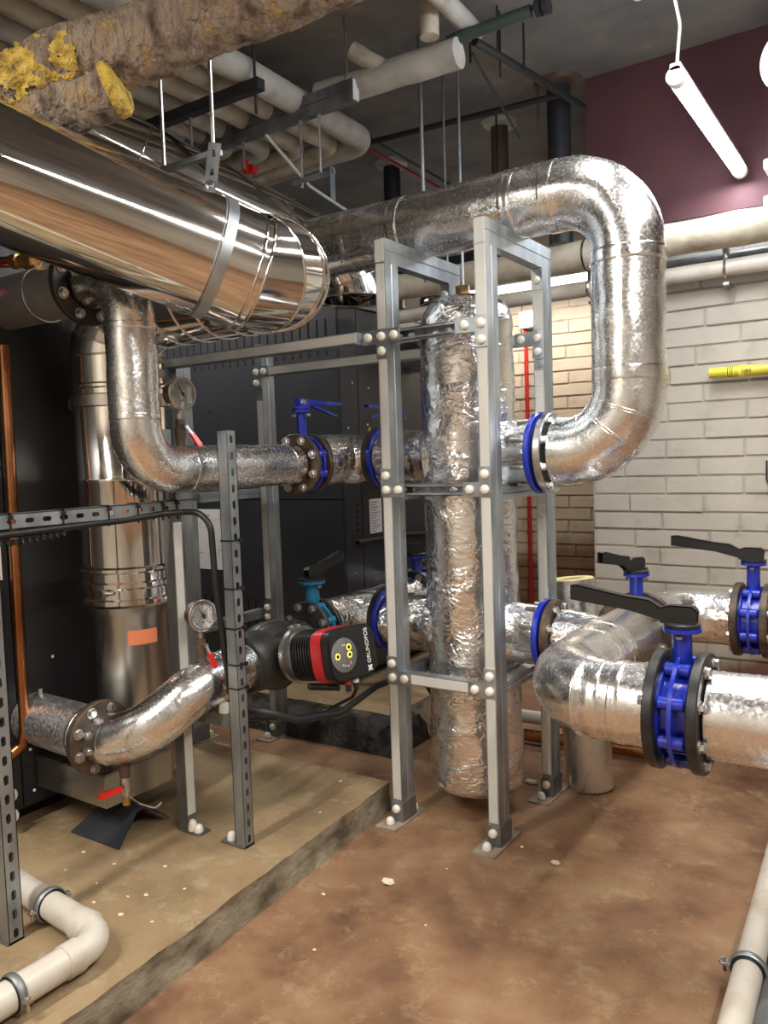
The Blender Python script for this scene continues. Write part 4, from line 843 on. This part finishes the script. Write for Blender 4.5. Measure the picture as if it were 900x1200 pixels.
# hanger of duct 1
hp = E0 + D1 * .115
hg = thing('duct_hanger', 'steel band and slotted bracket with two rods holding the big polished duct', 'hanger', hp + Z * .2)
MB().lathe(hp - D1 * .014, D1, [(0, RD + .004), (0, RD + .008), (.028, RD + .008), (.028, RD + .004)], 64).build('strap', 'galv', hg, 30)
sdx = Vector((D1.y, -D1.x, 0)).normalized(); sdx = -sdx if sdx.x < 0 else sdx
top = hp + Z * (RD + .008) * 1.04
q0 = Vector((-.405, -.725, 2.185)); tb_ = top - Y * 0; u_ = (tb_ - q0).normalized(); w_ = u_.cross(Vector((.62, -.78, .1))).normalized(); n_ = w_.cross(u_)
n_ = n_ if n_.y < 0 else -n_
bk = MB(); slotted(bk, q0, u_, w_, n_, (tb_ - q0).length * .75, .034, pitch=.048, sl=.032, sw=.010)
bk.prism(tb_ - u_ * .055, u_, w_, n_, [(0, -.017), (.05, -.014), (.062, .0), (.05, .014), (0, .017)], -.003, .002); bk.build('slotted_bracket', 'galv', hg, 30)
inst(BOLT, 'bolt', hg, tb_ - u_ * .025 + n_ * .003, n_, scale=(.8, .8, .8))
for (qx, qy) in ((-.615, -.720), (-.425, -.712)):
    MB().cyl((qx, qy, 2.125), (qx, qy, ZC), .0055, 10).lathe((qx, qy, 2.135), Z, [(0, .010), (.010, .010)], 6).build('rod', 'steel', hg, 30)
MB().box((-.635, -.726, 2.155), (-.40, -.704, 2.170)).build('cross_bar', 'galv_dark', hg, 30)
# duct 2 behind
R2 = Vector((-1.04, .45, 2.235)); D2 = (Vector((-1.681, -.543, 2.728)) - R2).normalized()
t = thing('duct', 'second polished duct behind the big one, dark and partly hidden', 'duct', R2)
duct(t, [R2 - D2 * .02, R2 + D2 * 1.15], .155)
for off in (0.02, .14, .75): MB().torus(R2 + D2 * off, D2, .156, .004, 56, 8).build('seam', 'polished', t, 60)
MB().box(R2 + D2 * .14 + Vector((.02, -.10, .135)), R2 + D2 * .14 + Vector((.05, -.06, .155))).build('clamp_lug', 'steel', t)
lobster(t, R2 - Z * .20 - D2 * .02, Z, -Vector((D2.x, D2.y, 0)).normalized(), .20, pi / 2, 4, .155)
t = thing('flue', 'crumpled shiny flue elbow going down behind the left posts of the tall frame', 'flue', (-1.05, 1.7, 1.9))
c0 = Vector((-1.05, 1.75, 2.02)); lobster(t, c0, Vector((0, -1, 0)) * 0 + X, Z, .0001, .1, 1, .10) if False else None
MB().tube(fil([(-1.34, 1.72, 1.90), (-1.12, 1.72, 1.90), (-1.12, 1.72, 1.99)], .08), .094, 40).build('elbow', 'polished', t, 60)
for k in range(5): MB().lathe((-1.12, 1.72, 1.98 + k * .06), Z, [(0, .095), (.012, .102), (.048, .102), (.06, .095)], 40).build('elbow_segment', 'polished', t, 60)

# ---------------------------------------------------------------- trapeze channel and rods
t = thing('trapeze_channel', 'long double steel channel hung from rods, slanting below the ceiling pipes', 'channel', (-1.2, .4, 2.7))
A0 = Vector((-.66, .315, 2.715)); A1 = Vector((-1.75, .35, 2.715)); dd = (A1 - A0).normalized(); sd = Vector((-dd.y, dd.x, 0))
MB().prism(A0, sd, Z, dd, [(-.0205, 0), (.0205, 0), (.0205, .038), (.0165, .041), (.0205, .044), (.0205, .082), (-.0205, .082), (-.0205, .044), (-.0165, .041), (-.0205, .038)], 0, (A1 - A0).length).build('channel', 'galv_dark', t, 30)
MB().prism(A0, sd, Z, -dd, [(-.018, .003), (.018, .003), (.018, .079), (-.018, .079)], 0, .003).build('end_cap', 'strip', t)
for q in (.04, .98):
    p = A0 + dd * q; MB().cyl(p + Z * .0, p + Z * (ZC - p.z), .006, 10).lathe(p + Z * .082, Z, [(0, .012), (.012, .012)], 6).build('rod', 'steel', t, 30)
for q in (.19, .29, .62):
    p = A0 + dd * q; L = (.24, .27, .12)[(.19, .29, .62).index(q)]
    MB().cyl(p - Z * L, p, .0055, 10).lathe(p - Z * .012, Z, [(0, .012), (.010, .012)], 6).build('drop_rod', 'steel', t, 30)
p = A0 + dd * .24 - Z * .25; MB().prism(p, dd, Z, sd, [(-.12, 0), (.10, 0), (.10, .018), (-.12, .018)], -.008, .008).build('cross_bar', 'galv', t); MB().prism(p - dd * .11, sd, Z, dd, [(-.015, -.10), (.015, -.10), (.015, .03), (-.015, .03)], 0, .003).build('slotted_bracket', 'galv', t)
rodlab = ['thick dark rod hanging from the ceiling left of the frame top', 'thin rod just right of the thick dark rod', 'bright thin rod rising from the vessel top to the ceiling', 'short threaded rod hanging from the ceiling above the loop pipe, left one', 'threaded rod in front of the brown iron stanchion near the ceiling', 'rod hanging beside the dark stanchion right of centre', 'rod stub hanging near the ceiling pipes behind the brown lagging']
for (x, y, z0, r, m_), lb_ in zip([(-.545, .62, 2.05, .009, 'galv_dark'), (-.594, .90, 1.95, .005, 'galv_dark'), (-.517, .90, 1.95, .006, 'galv'), (-.20, .66, 2.80, .005, 'conduit'), (-.62, 1.5, 2.35, .005, 'conduit'), (-.33, 1.35, 2.45, .006, 'ferrous'), (-1.25, .0, 2.5, .006, 'steel')], rodlab):
    tag(MB().cyl((x, y, z0), (x, y, ZC), r, 10).build('threaded_rod', m_), lb_, 'rod')

# ---------------------------------------------------------------- lagged ceiling pipes
def lag(label, pts, R, r, material='lagging', cat='pipe', name='lagged_pipe', wob=.004, group=None):
    o = MB().tube(fil(pts, R, 8), r, 24, wob, 10, step=.03).build(name, material, None, 60); return tag(o, label, cat, group)
zc = 2.80
lag('widest pale lagged pipe of the ceiling bank, bending back at its right end', [(-.93, -1.2, zc), (-.985, .86, zc), (-2.6, .95, zc)], .10, .054, 'lagging_grey')
lag('yellowed lagged pipe second from the right in the ceiling bank', [(-1.08, -1.2, zc), (-1.13, .80, zc), (-2.6, .88, zc - .10)], .08, .042)
lag('lagged pipe third from the right in the ceiling bank', [(-1.22, -1.2, zc), (-1.27, .72, zc), (-2.6, .82, zc - .04)], .08, .042)
lag('lagged pipe fourth from the right in the ceiling bank', [(-1.36, -1.2, zc), (-1.41, .64, zc), (-2.6, .72, zc - .02)], .08, .042, 'lagging_grey')
lag('thin lagged pipe at the left of the ceiling bank', [(-1.50, -1.2, zc), (-1.53, .52, zc), (-2.6, .60, zc)], .08, .036)
lag('pale stub of lagged pipe crossing below the bank near the near boiler', [(-1.62, -1.2, zc - .06), (-1.66, .3, zc - .06)], .05, .036, 'lagging_grey')
tag(MB().prism((-1.05, .30, 2.70), -X, Z, Y, [(-.20, 0), (.62, 0), (.62, .045), (-.20, .045)], -.02, .02).build('pipe_support', 'conduit'), 'dark channel crossing under the bank of lagged ceiling pipes', 'channel') if False else None
t = thing('pipe_support', 'dark steel channel under the lagged ceiling pipes, upper left', 'channel', (-1.2, .05, 2.70))
MB().box((-1.65, -.03, 2.700), (-.86, .01, 2.741)).build('channel', 'conduit', t); MB().cyl((-.89, -.01, 2.62), (-.89, -.01, ZC), .006, 8).build('rod', 'conduit', t); MB().cyl((-1.60, -.01, 2.66), (-1.60, -.01, ZC), .006, 8).build('rod', 'conduit', t)
lag('pale lagged pipe crossing the ceiling towards the centre', [(-.865, .355, 2.80), (-.24, .39, 2.80)], .05, .054, 'lagging_grey')
lag('short capped lagged branch hanging left of the crossing ceiling pipe', [(-.66, .30, 2.90), (-.55, .36, 2.82)], .02, .034)
lag('lagged pipe running to the top edge right of centre', [(-.20, -.10, 2.92), (-.235, .52, 2.92)], .02, .036, 'lagging_grey')
tag(MB().cyl((-.30, .28, 2.83), (-.30, .28, 2.99), .035, 20).build('pipe_collar', 'lagging'), 'small pinkish lagged riser above the crossing ceiling pipe', 'pipe')
tag(MB().lathe((-.06, .10, 2.93), (.3, .4, .5), [(0, .03), (.02, .055), (.07, .06), (.10, .04)], 20, .01).build('lagging_lump', 'wool'), 'yellow torn wool end at the top edge right of centre', 'insulation')
tag(MB().box((-.42, .10, 2.985), (-.33, .17, 3.0)).build('ceiling_plate', 'galv'), 'small square metal plate up by the ceiling rods', 'plate')
t = thing('conduit_run', 'dark green conduit on the ceiling, bending towards the dark red wall', 'conduit', (-.1, .6, 2.9))
MB().tube([(-.29, .40, 2.86), (.03, .43, 2.88)], .022, 16).build('conduit_tube', 'darkgreen', t); MB().tube(fil([(.03, .43, 2.88), (.10, .40, 2.92), (.16, .36, 3.0)], .05), .008, 10).build('conduit_tube', 'cable', t)
for x in (.05, .08): MB().lathe((x, .43, 2.88), X, [(0, .03), (.018, .03)], 20).build('coupling', 'conduit', t)
MB().tube([(-.21, .46, 2.86), (-.17, 1.0, 2.90), (-.135, 1.42, 2.92)], .016, 12).build('conduit_tube', 'conduit', t)
MB().tube([(-.24, .50, 2.84), (-.46, 1.42, 2.86)], .006, 8).build('conduit_tube', 'conduit', t)
MB().tube([(-1.3, 1.15, 2.93), (-.14, 1.25, 2.93)], .014, 10).build('conduit_tube', 'conduit', t)
for x, y in ((-.19, .62), (-.16, .80), (-.30, .60)): MB().cyl((x, y, 2.86), (x, y, ZC), .005, 8).build('rod', 'conduit', t)
for i, (x, y, z0, z1, r, m_, lb_) in enumerate([(-.66, 1.62, 2.3, ZC, .045, 'ferrous', 'brown rusty pipe standing up into the ceiling above the loop pipe'), (-.24, 1.38, 2.3, ZC, .055, 'conduit', 'black pipe up to the ceiling left of the dark red wall'), (-1.42, 1.75, 2.2, ZC, .05, 'conduit', 'black pipe up to the ceiling behind the threaded rods')]):
    t = thing('riser_pipe', lb_, 'pipe', (x, y, z0)); MB().cyl((x, y, z0), (x, y, z1), r, 24).build('pipe', m_, t)
    MB().lathe((x, y, ZC - .03), Z, [(0, r), (.01, r * 1.9), (.03, r * 2.1)], 20, .02).build('ceiling_collar', 'lagging_grey' if i != 1 else 'ferrous', t)
t = thing('fire_pipe', 'thin red pipe running under the ceiling, upper centre', 'pipe', (-1.2, 1, 2.85))
MB().tube([(-1.18, -.35, 2.93), (-1.25, 2.2, 2.93)], .011, 10).build('pipe', 'darkred', t); MB().tube([(-1.13, -.35, 2.95), (-1.20, 2.2, 2.95)], .009, 10).build('pipe', 'conduit', t)
t = thing('fire_pipe', 'dark red pipe high in the top left corner', 'pipe', (-2.2, 0, 2.8))
MB().tube([(-3.2, -.1, 2.80), (-1.72, -.19, 2.84)], .05, 16).build('pipe', 'darkred', t)
lag('pale horizontal pipe far back, just above the loop pipe', [(-2.4, 2.45, 2.55), (-.2, 2.45, 2.55)], .05, .03, 'lagging_grey')
t = thing('cable_bundle', 'dark bundle of pipes and cables in the gloom left of the threaded rods', 'cable', (-1.7, 1.6, 2.4))
for k in range(6): MB().tube(fil([(-2.6, 1.35 + .08 * k, 2.42 + .03 * (k % 3)), (-1.75 + .05 * k, 1.42 + .08 * k, 2.46 + .03 * (k % 2)), (-1.4, 1.7 + .06 * k, 2.36 + .05 * (k % 3)), (-.9, 1.8 + .05 * k, 2.40 + .03 * k)], .15), .022 - .002 * k, 10).build('cable', 'conduit', t)
for k in range(3): MB().lathe((-1.66 + .16 * k, 1.40, 2.45), Y, [(0, .05), (.05, .06), (.06, .04)], 20).build('junction', 'black', t)
tag(MB().tube(fil([(-1.15, .335, 2.712), (-1.13, .60, 2.56), (-1.02, .98, 2.42), (-.90, 1.1, 2.38)], .08), .007, 8).build('cable', 'strip'), 'pale cable drooping below the lagged pipe bend', 'cable')
tag(MB().lathe((-1.30, .42, 2.62), -Y, [(0, .02), (.03, .02)], 12).box((-1.335, .38, 2.60), (-1.31, .395, 2.66)).build('red_valve_handle', 'redplastic'), 'tiny red valve handle below the steel channel', 'handle')
t = thing('cable_tray', 'dark cable tray with a blue cable up behind the near duct', 'tray', (-1.75, -.1, 2.6))
MB().box((-1.95, -1.0, 2.60), (-1.78, .45, 2.61)).box((-1.95, -1.0, 2.60), (-1.945, .45, 2.65)).box((-1.785, -1.0, 2.60), (-1.78, .45, 2.65)).build('tray', 'galv_dark', t); MB().tube([(-1.86, -1.0, 2.62), (-1.86, .45, 2.62)], .012, 8).build('cable', 'blue', t)

# the old brown lagged pipe across the top left
def old_pipe():
    t = thing('old_lagged_pipe', 'thick old pipe in torn brown lagging across the top left corner', 'pipe', (-.3, -.8, 2.3))
    a = Vector((-.780, -1.075, 2.300)); b = Vector((.45, -.385, 2.70)); d = (b - a).normalized()
    bm = MB(); n = 150; seg = 64; e = d.orthogonal().normalized(); e2 = d.cross(e); L = (b - a).length
    for i in range(n + 1):
        c = a + d * (L * i / n)
        for j in range(seg):
            q = 2 * pi * j / seg; u = e * cos(q) + e2 * sin(q); p = c + u * .092
            k = .009 * noise.noise(p * 7) + .006 * noise.noise(p * 22) + .0035 * noise.noise(Vector((i * .9, j * .5, 3)))
            if i < 14: k -= .012 * (14 - i) / 14 * (1 + noise.noise(p * 20))
            bm.v.append(c + u * (.092 + k))
    bm.f = [[i * seg + j, i * seg + (j + 1) % seg, (i + 1) * seg + (j + 1) % seg, (i + 1) * seg + j] for i in range(n) for j in range(seg)]; bm.f.append([n * seg + j for j in range(seg)]); bm.f.append(list(range(seg))[::-1])
    bm.build('lagging_jacket', 'old_lagging', t, 80)
    # lower half-shell piece hanging under the joint, with the wool showing at its cut end
    g0 = a + d * .30 - UP * .095 ; g1 = a + d * .04 - UP * .100
    MB().tube([g0, g1, g1 - d * .30], .066, 40, .014, 13, step=.02).build('torn_half_shell', 'old_lagging', t, 80)
    MB().lathe(g0, (g0 - g1).normalized() , [(-.018, .069), (0, .070), (.012, .060), (.018, .02)], 40, .014).build('wool_end', 'wool', t, 80)
    f = MB(); g_ = -(FW - d * FW.dot(d)).normalized(); v_ = UP - d * UP.dot(d); v_ = (v_ - g_ * v_.dot(g_)).normalized(); NI, NJ = 60, 40
    for i in range(NI + 1):
        for j in range(NJ + 1):
            q = radians(48 + 2.6 * j); c = a + d * (-.02 + .26 * i / NI); u = v_ * cos(q) + g_ * sin(q); w_ = Vector((i * .16, j * .16, 0))
            f.v.append(c + u * (.094 + .012 * noise.noise(w_) + .004 * noise.noise(w_ * 4)))
    for i in range(NI):
        for j in range(NJ):
            e_ = min(i, NI - 1 - i) / NI * 2 + .0; h_ = min(j, NJ - 1 - j) / NJ * 2
            if min(e_, h_) + .55 * noise.noise(Vector((i * .11, j * .12, 7))) + .2 * noise.noise(Vector((i * .4, j * .4, 2))) > .22: f.f.append([i * (NJ + 1) + j, i * (NJ + 1) + j + 1, (i + 1) * (NJ + 1) + j + 1, (i + 1) * (NJ + 1) + j])
    f.build('wool_patch', 'wool', t, 80)
    MB().lathe(a - d * .10, d, [(0, .05), (.02, .075), (.09, .08), (.12, .07)], 36, .02).build('wool_end', 'wool', t, 80)
    p = a + d * 1.04 - UP * .090; MB().tube([p, p - UP * .02 + RT * .004, p - UP * .035 - RT * .003, p - UP * .045 + RT * .005], .005, 8, .004, 60).build('wool_tuft', 'wool_pale', t, 60)
old_pipe()

# ---------------------------------------------------------------- right-hand wall pipes
t = thing('wall_pipe', 'fat cream lagged pipe along the top of the brick wall', 'pipe', (1, YN - .17, 2.15))
MB().tube([(-1.6, YN - .17, 2.205), (-.2, YN - .17, 2.205), (.05, YN - .17, 2.205), (4.1, YN - .17, 2.24)], .066, 32, .012, 4.5, step=.03).build('lagging_jacket', 'lagging', t, 70)
MB().torus((-.08, YN - .17, 2.205), X, .070, .005, 32, 6).build('pipe_clip', 'black', t)
t = thing('wall_pipe', 'thinner cream pipe just below the fat lagged wall pipe', 'pipe', (1, YN - .10, 2.05))
MB().tube([(-1.2, YN - .10, 2.068), (4.1, YN - .10, 2.075)], .036, 24, .003, 6, step=.04).build('pipe', 'pvc', t, 60)
for x in (.50, -.09, 1.4): MB().torus((x, YN - .10, 2.07), X, .040, .006, 28, 6).cyl((x, YN - .10, 2.11), (x, YN - .10, 2.15), .014, 10).box((x - .012, YN - .10, 2.0), (x + .012, YN, 2.012)).build('pipe_clip', 'steel', t, 30)
t = thing('wall_pipe', 'thin grey pipe line tucked behind the two cream wall pipes', 'pipe', (1, YN - .05, 2.12)); MB().tube([(-.12, YN - .03, 2.135), (4.1, YN - .03, 2.135)], .018, 12).build('pipe', 'galv_dark', t)
t = thing('gas_pipe', 'short yellow gas pipe with black band markings on the brick wall', 'pipe', (.8, YN - .06, 1.63))
MB().tube([(.425, YN - .065, 1.636), (.43, YN - .065, 1.636), (2.6, YN - .065, 1.625)], .0235, 24).build('pipe', 'yellow', t, 30)
for x0_, w_, m_ in ((.497, .028, 'yellowlabel'), (.545, .022, 'yellowlabel')): MB().tube([(x0_, YN - .065, 1.6357), (x0_ + w_, YN - .065, 1.6357)], .0242, 24).build('band', m_, t, 30)
for k in range(3): MB().tube([(.500 + k * .009, YN - .065, 1.6357), (.504 + k * .009, YN - .065, 1.6357)], .0246, 24).build('band_mark', 'blackink', t, 30)
text('GAS', .022, 'blackink', t, (.575, YN - .0905, 1.634), X, Z, 'lettering', .0004)
t = thing('wall_hook', 'thin black wire hook on the brick wall by the right edge', 'hook', (.64, YN - .02, 1.17))
MB().tube(fil([(.645, YN - .02, 1.25), (.645, YN - .02, 1.165), (.665, YN - .02, 1.14)], .01), .0035, 8).build('wire', 'cable', t); MB().torus((.665, YN - .02, 1.115), Y, .011, .003, 20, 6).build('ring', 'cable', t)
for z in (1.14, .99): MB().cyl((.66, YN - .02, z - .01), (.66, YN - .02, z - .035), .010, 8).build('knot', 'cable', t)
t = thing('ceiling_fitting', 'round white fitting at the right edge near the top', 'fitting', (.82, .55, 2.47))
MB().cyl((.885, .50, 2.50), (.90, .52, ZC), .012, 10).lathe((.885, .50, 2.49), (-.3, -.8, -.2), [(0, .065), (.02, .085), (.09, .09), (.10, .08)], 32).tube(fil([(.87, .52, 2.42), (.82, .52, 2.35), (.89, .55, 2.29)], .05), .02, 12).build('fitting', 'lamp_body', t)
for z, lb_ in ((2.445, 'upper white box clip at the right edge beside the lamp'), (2.30, 'lower white box clip at the right edge beside the lamp')): tag(MB().box((.655, 1.28, z - .02), (.72, 1.432, z + .02), .004).build('box_clip', 'lamp_body'), lb_, 'clip')
# things on the far wall
t = thing('red_pipe', 'thin red vertical pipe on the far warm brick wall', 'pipe', (-1.0, YF - .05, 1.2))
MB().tube([(-1.03, YF - .045, .25), (-1.03, YF - .045, 2.20)], .014, 12).build('pipe', 'red', t); MB().box((-1.06, YF - .09, 2.15), (-.93, YF - .01, 2.26), .005).build('box', 'lamp_body', t)

# ---------------------------------------------------------------- floor items
t = thing('insulation_roll', 'foil-faced pipe insulation section standing on end, yellow wool ring on top', 'insulation', (.125, .63, 0))
a, b = Vector((.130, .640, .002)), Vector((.052, .665, .815)); ax = (b - a).normalized(); L = (b - a).length
MB().lathe(a, ax, [(0, .055), (0, .090), (L, .090), (L, .0868), (L - .27, .0868)], 48, .003).build('foil_cover', 'foil_dull', t, 30)
MB().lathe(a + ax * (L - .25), ax, [(0, .052), (.25, .052), (.254, .056), (.254, .084), (.246, .0865), (0, .0865)], 48, .002).build('wool_ring', 'wool_pale', t, 40)
MB().lathe(a + ax * (L - .249), ax, [(0, .0525), (.247, .0525), (.247, .051), (0, .051)], 32).build('bore', 'wood', t)
tag(MB().tube([(-.75, .95, .115), (.25, 1.02, .115)], .030, 24).build('white_floor_pipe', 'pvc'), 'white plastic pipe low on the floor behind the vessel', 'pipe')
tag(MB().tube([(-.75, .92, .04), (.25, .99, .04)], .026, 24).build('floor_pipe', 'copper'), 'yellowish pipe on the floor below the white one behind the vessel', 'pipe')
t = thing('waste_pipe', 'white plastic waste pipe with an elbow lying in the bottom left corner', 'pipe', (-.5, -1.3, .10))
zz = .152; r_ = .0365; c_ = Vector((-.475, -1.165, zz))
MB().tube(fil([(-1.05, -1.115, zz), c_, (-.475, -2.2, zz)], .075), r_, 28, .0006, 20, step=.02).build('pipe', 'pvc', t, 60)
for p, d in (((-.565, -1.157, zz), X), ((-.475, -1.26, zz), Y)): MB().lathe(Vector(p) - d * .022, d, [(0, r_), (.002, r_ + .004), (.042, r_ + .004), (.044, r_)], 28).build('socket', 'pvc', t, 30)
MB().lathe((-.475, -1.56, zz), Y, [(0, r_), (.001, r_ + .003), (.01, r_ + .003)], 28).build('socket', 'pvc', t, 30)
for p, d, e_ in (((-.735, -1.142, zz), X, Y), ((-.475, -1.405, zz), Y, X)):
    p = Vector(p); c = MB().torus(p, d, r_ + .006, .004, 32, 8, wid=2.4).build('pipe_clamp', 'galv_dark', t, 60); MB().torus(p, d, r_ + .001, .003, 32, 8, wid=4).build('rubber_liner', 'cable', c, 60)
    for k in (-1, 1):
        q = p + e_ * k * (r_ + .016) ; MB().box(q - Vector((.008, .008, .003)), q + Vector((.008, .008, .003))).cyl(q - Z * .022, q + Z * .012, .004, 8).lathe(q + Z * .003, Z, [(0, .008), (.006, .008)], 6).build('clamp_screw', 'steel', c, 30)
t = thing('waste_pipe', 'grubby white pipe with a rubber-lined clamp at the bottom right edge', 'pipe', (.87, -.5, .01))
MB().tube([(.80, 1.42, .075), (.845, .25, .075), (.872, -.494, .075), (.90, -1.3, .075)], .033, 28, .001, 20, step=.03).build('pipe', 'pvc', t, 60)
p = Vector((.868, -.37, .075)); c = MB().torus(p, Y, .040, .004, 36, 8, wid=2.4).build('pipe_clamp', 'galv', t, 60); MB().torus(p, Y, .0345, .004, 32, 8, wid=4).build('rubber_liner', 'cable', c, 60)
for k in (-1, 1): MB().box(p + X * k * .052 - Vector((.010, .008, .003)), p + X * k * .052 + Vector((.010, .008, .003))).cyl(p + X * k * .055 - Z * .02, p + X * k * .055 + Z * .014, .005, 8).torus(p + X * k * .056 + Z * .003, Z, .009, .003, 18, 6).build('clamp_screw', 'steel', c, 30)
tag(MB().tube([(.89, 1.42, .05), (.93, .25, .05), (.945, -1.3, .05)], .04, 20, .001, 10, step=.05).build('floor_pipe', 'galv_dark'), 'dull grey pipe beside the grubby white pipe at the right edge', 'pipe')
# bent black plate
t_ = MB(); th = .003
pr = [(-1.205, .135), (-1.05, .215), (-.985, .195), (-.90, .112)]
def plate():
    q = MB(); P_ = [Vector((-1.154, -.789, .107)), Vector((-1.118, -.672, .178)), Vector((-1.112, -.650, .184)), Vector((-1.16, -.52, .120))]
    Q_ = [Vector((-.906, -.787, .107)), Vector((-.948, -.678, .178)), Vector((-.945, -.656, .184)), Vector((-.93, -.56, .115))]
    n = 4; vs = P_ + Q_ + [p - Z * th for p in P_] + [p - Z * th for p in Q_]
    fs = [[i, i + 1, n + i + 1, n + i] for i in range(3)] + [[2 * n + i, 3 * n + i, 3 * n + i + 1, 2 * n + i + 1] for i in range(3)] + [[i, 2 * n + i, 2 * n + i + 1, i + 1] for i in range(3)] + [[n + i, n + i + 1, 3 * n + i + 1, 3 * n + i] for i in range(3)] + [[0, n, 3 * n, 2 * n], [3, 2 * n + 3, 3 * n + 3, n + 3]]
    return tag(q.add(vs, fs).build('bent_plate', 'casing', None, 30), 'bent black metal plate lying on the plinth below the drain cock', 'plate')
plate()
tag(MB().tube(fil([(-1.27, -.845, 1.72), (-1.27, -.858, .46), (-1.285, -.862, .40), (-1.31, -.92, .36)], .03), .0175, 20).build('copper_pipe', 'copper'), 'tarnished copper pipe running down the near black boiler at the left edge', 'pipe')
t = thing('brass_coupling', 'brass and copper pipe coupling at the left edge above the stub pipe', 'fitting', (-1.18, -.80, 1.98))
MB().tube([(-1.40, -.84, 2.0), (-1.13, -.80, 1.975)], .018, 16).build('copper_tube', 'copper', t); MB().lathe((-1.235, -.815, 1.985), (.27, .04, -.025), [(0, .024), (.03, .026), (.032, .020), (.05, .020), (.052, .027), (.10, .027), (.105, .022)], 8).build('coupling', 'brass', t, 30)
t = thing('pipe_clip_pair', 'two pale round pipe ends low on the near boiler beside the slotted post', 'fitting', (-1.25, -.92, .2))
for z in (.245, .175): MB().lathe((-1.335, -.905, z), (1, -.1, 0), [(0, .02), (.045, .024), (.055, .018)], 20).build('pipe_end', 'pvc', t)
for nm, p, m_, lb_ in (('indicator_light', (-1.325, -.83, .465), 'led_blue', 'small blue light on the near boiler beside the lower stub pipe'), ('indicator_light', (-1.325, -.875, 1.905), 'led_red', 'small red light on the near boiler beside the upper stub pipe')):
    tag(MB().box(Vector(p) - Vector((.006, .012, .004)), Vector(p) + Vector((.006, .012, .004)), .001).build(nm, m_), lb_, 'light')
tag(MB().tube(fil([(-.50, .88, 1.02), (-1.32, 1.14, 1.025)], .1), .009, 8).build('cable', 'cable'), 'black cable fixed to the charcoal boiler behind the left front post', 'cable') if False else tag(MB().tube(fil([(-1.32, 1.14, .865), (-1.32, 1.6, .862), (-1.3, 1.95, .84), (-1.3, 2.0, .4)], .1), .012, 8).build('cable', 'cable'), 'black cable fixed to the charcoal boiler behind the left front post', 'cable')
# crumbs and scraps
spots = [(-.165, -.37, 0, .028, 'scrap of white tape'), (-.30, -.52, 0, .012, 'white crumb'), (.10, .05, 0, .012, ''), (.235, -.0, 0, .026, ''), (-.08, .55, 0, .035, ''), (-.62, .0, .10, .012, ''), (-.70, -.78, .10, .012, ''), (-.62, -.92, .10, .014, ''), (-.95, -.95, .10, .010, ''), (-.55, -.84, .10, .010, ''), (-.60, -1.02, .10, .014, ''), (-.80, -.95, .10, .008, ''), (-.50, -1.0, .10, .010, ''), (-.72, -1.02, .10, .010, ''), (-.66, -.95, .10, .008, ''), (-.05, -.2, 0, .007, ''), (.05, -.5, 0, .007, ''), (-.15, -.75, 0, .008, ''), (-.85, -.85, .10, .010, ''), (-1.0, -.85, .10, .012, ''), (-.52, -.25, .10, .008, '')]
for i, (x, y, z, r, _) in enumerate(spots):
    r *= .72 if i not in (0, 4) else .85; rnd = random.Random(i); bm = bmesh.new(); bmesh.ops.create_icosphere(bm, subdivisions=1, radius=r)
    q = MB(); q.add([Vector((x, y, z + r * .25)) + Vector((v.co.x * rnd.uniform(.5, 1.3), v.co.y * rnd.uniform(.4, 1.), v.co.z * .3)) for v in bm.verts], [[v.index for v in f.verts] for f in bm.faces]); bm.free()
    o = q.build('plaster_crumb', 'debris', None, 20)
    lb_ = {0: 'curled white scrap on the brown floor by the plinth edge', 3: 'largest white scrap on the floor right of the front post', 4: 'pale rubble lump by the rear right post foot'}.get(i)
    if lb_: tag(o, lb_, 'debris')
    else: tag(o, 'small pale plaster crumb lying on the plinth' if z else 'small pale plaster crumb lying on the brown floor', 'debris', 'plaster crumbs on the plinth' if z else 'plaster crumbs on the brown floor')

# dark sacking heap in the trench below the far boiler
hp_ = MB(); nx, ny = 60, 10
for i in range(nx + 1):
    for j in range(ny + 1):
        x = -1.85 + 1.15 * i / nx; y = .50 + .30 * j / ny; q = Vector((x, y, 0)); hp_.v.append(Vector((x, y, max(.004, .125 * sin(pi * (.15 + .6 * j / ny)) * (.75 + .5 * noise.noise(q * 6)) + .03 * noise.noise(q * 17)) if 0 < i < nx and 0 < j else .001)))
hp_.f = [[i * (ny + 1) + j, (i + 1) * (ny + 1) + j, (i + 1) * (ny + 1) + j + 1, i * (ny + 1) + j + 1] for i in range(nx) for j in range(ny)]
tag(hp_.build('sacking', 'sack', None, 80), 'dark crumpled sheeting heaped along the far plinth behind the pump', 'sheeting')
